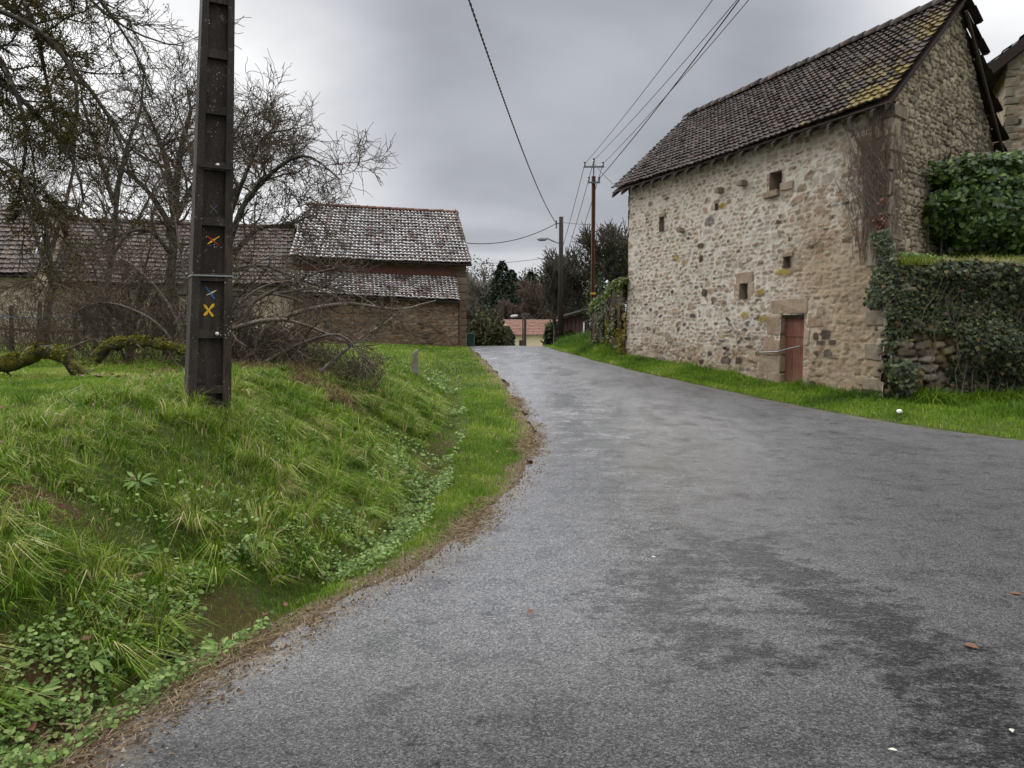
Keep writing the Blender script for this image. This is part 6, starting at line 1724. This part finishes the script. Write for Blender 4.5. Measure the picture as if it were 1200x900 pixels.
# far wood as one mass
mb = MB(); rg = np.random.default_rng(77)
for q in range(48):
    x = rg.uniform(-45, 60); Y = rg.uniform(140, 175); h = rg.uniform(9, 15) - .08 * max(x - 10, 0)
    if q >= 34: x, Y, h = -9 + 1.6 * (q - 34) + rg.uniform(-.5, .5), 138 + rg.uniform(-4, 4), rg.uniform(7.5, 9.8)
    z0 = float(zg(x, Y)); leafcloud(mb, np.array([x, Y, z0 + h * .5]), (rg.uniform(4, 6), 3, h * .6), 2600, .42, 900 + q, thr=.15)
tag(mb.build('far_wood', M['conifer']), 'dark mass of far woodland behind the village', 'woodland', kind='stuff')
# litter and stones
a_, b_ = ray(1054, 484); Y = 12.9; x = a_ * Y; mb = MB(); mb.bevbox([x, Y, float(zg(x, Y)) + .07], [.035, 0, .012], [0, .03, 0], [-.01, 0, .018], .4, .008)
tag(mb.build('paper_scrap', plain('white_paper', (.7, .7, .68), .7, .2, 0, .05)), 'crumpled white paper scrap on the right grass verge', 'litter')

# ------------------------------------------------------------------ sky and light
w = bpy.data.worlds.new('World'); scn.world = w; w.use_nodes = True
nt = w.node_tree; nt.nodes.clear()
def wn(t, **k):
    n_ = nt.nodes.new('ShaderNode' + t)
    for a_, v in k.items(): setattr(n_, a_, v)
    return n_
def wl(a, b): nt.links.new(a, b)
def wm(op, a, b=0., c=0.):
    n_ = wn('Math', operation=op)
    for i_, v in enumerate((a, b, c)):
        if isinstance(v, bpy.types.NodeSocket): wl(v, n_.inputs[i_])
        else: n_.inputs[i_].default_value = v
    return n_.outputs[0]
SUN_EL, SUN_AZ = math.radians(32), math.radians(-44)     # azimuth measured from +Y towards +X
sky = wn('TexSky', sky_type='NISHITA', sun_disc=False, sun_elevation=SUN_EL, sun_rotation=SUN_AZ, air_density=1., dust_density=3., ozone_density=1.)
tc = wn('TexCoord'); sp3 = wn('SeparateXYZ'); wl(tc.outputs['Generated'], sp3.inputs[0])
z_ = wm('MAXIMUM', sp3.outputs[2], 0.)
cv_ = wn('CombineXYZ'); den = wm('ADD', z_, .16)
wl(wm('DIVIDE', sp3.outputs[0], den), cv_.inputs[0]); wl(wm('DIVIDE', sp3.outputs[1], den), cv_.inputs[1])
n1 = wn('TexNoise'); wl(cv_.outputs[0], n1.inputs['Vector']); n1.inputs['Scale'].default_value = .62; n1.inputs['Detail'].default_value = 6; n1.inputs['Roughness'].default_value = .5; n1.inputs['Distortion'].default_value = .3
def mr(v, a, b, c, d):
    n_ = wn('MapRange', interpolation_type='SMOOTHSTEP'); wl(v, n_.inputs[0])
    for i_, q in enumerate((a, b, c, d)): n_.inputs[i_ + 1].default_value = q
    return n_.outputs[0]
# overcast: thicker cloud straight ahead, thin bright cloud to both sides, brightest overhead
side = mr(wm('ABSOLUTE', wm('SUBTRACT', sp3.outputs[0], .10)), .16, .46, 0., 1.)
hor = mr(z_, .20, .0, 0., 1.)
thin = wm('MAXIMUM', side, wm('MULTIPLY', hor, .62))
lum = wm('ADD', .33, wm('MULTIPLY', thin, .50))
lum = wm('MULTIPLY', lum, mr(n1.outputs['Fac'], .34, .66, .74, 1.26))
lum = wm('ADD', lum, wm('MULTIPLY', mr(z_, .42, .95, 0., 1.), 2.0))
cm = wn('Mix', data_type='RGBA'); wl(mr(lum, .3, .75, 0., 1.), cm.inputs[0]); cm.inputs[6].default_value = (.925, .965, 1.065, 1); cm.inputs[7].default_value = (.985, .995, 1.015, 1)
vm = wn('VectorMath', operation='SCALE'); wl(cm.outputs[2], vm.inputs[0]); wl(wm('MULTIPLY', lum, 10.), vm.inputs['Scale'])
mx = wn('Mix', data_type='RGBA'); mx.inputs[0].default_value = .97; wl(sky.outputs[0], mx.inputs[6]); wl(vm.outputs[0], mx.inputs[7])
bg = wn('Background'); wl(mx.outputs[2], bg.inputs[0]); bg.inputs[1].default_value = .1
ow = wn('OutputWorld'); wl(bg.outputs[0], ow.inputs[0])
sd = bpy.data.lights.new('sun', 'SUN'); sd.energy = 1.5; sd.angle = math.radians(25); sd.color = (1, .97, .92)
so = bpy.data.objects.new('sun', sd); COL.objects.link(so)
dirv = Vector((math.sin(SUN_AZ) * math.cos(SUN_EL), math.cos(SUN_AZ) * math.cos(SUN_EL), math.sin(SUN_EL)))
so.rotation_euler = dirv.to_track_quat('Z', 'Y').to_euler()
vs = scn.view_settings; vs.view_transform = 'Standard'; vs.look = 'None'; vs.gamma = 1; vs.use_curve_mapping = False; vs.exposure = .32
cy = scn.cycles
cy.max_bounces = 5; cy.diffuse_bounces = 3; cy.glossy_bounces = 2; cy.transmission_bounces = 3; cy.transparent_max_bounces = 6
cy.use_denoising = True
for o in bpy.data.objects:
    if '_o' in o: del o['_o']
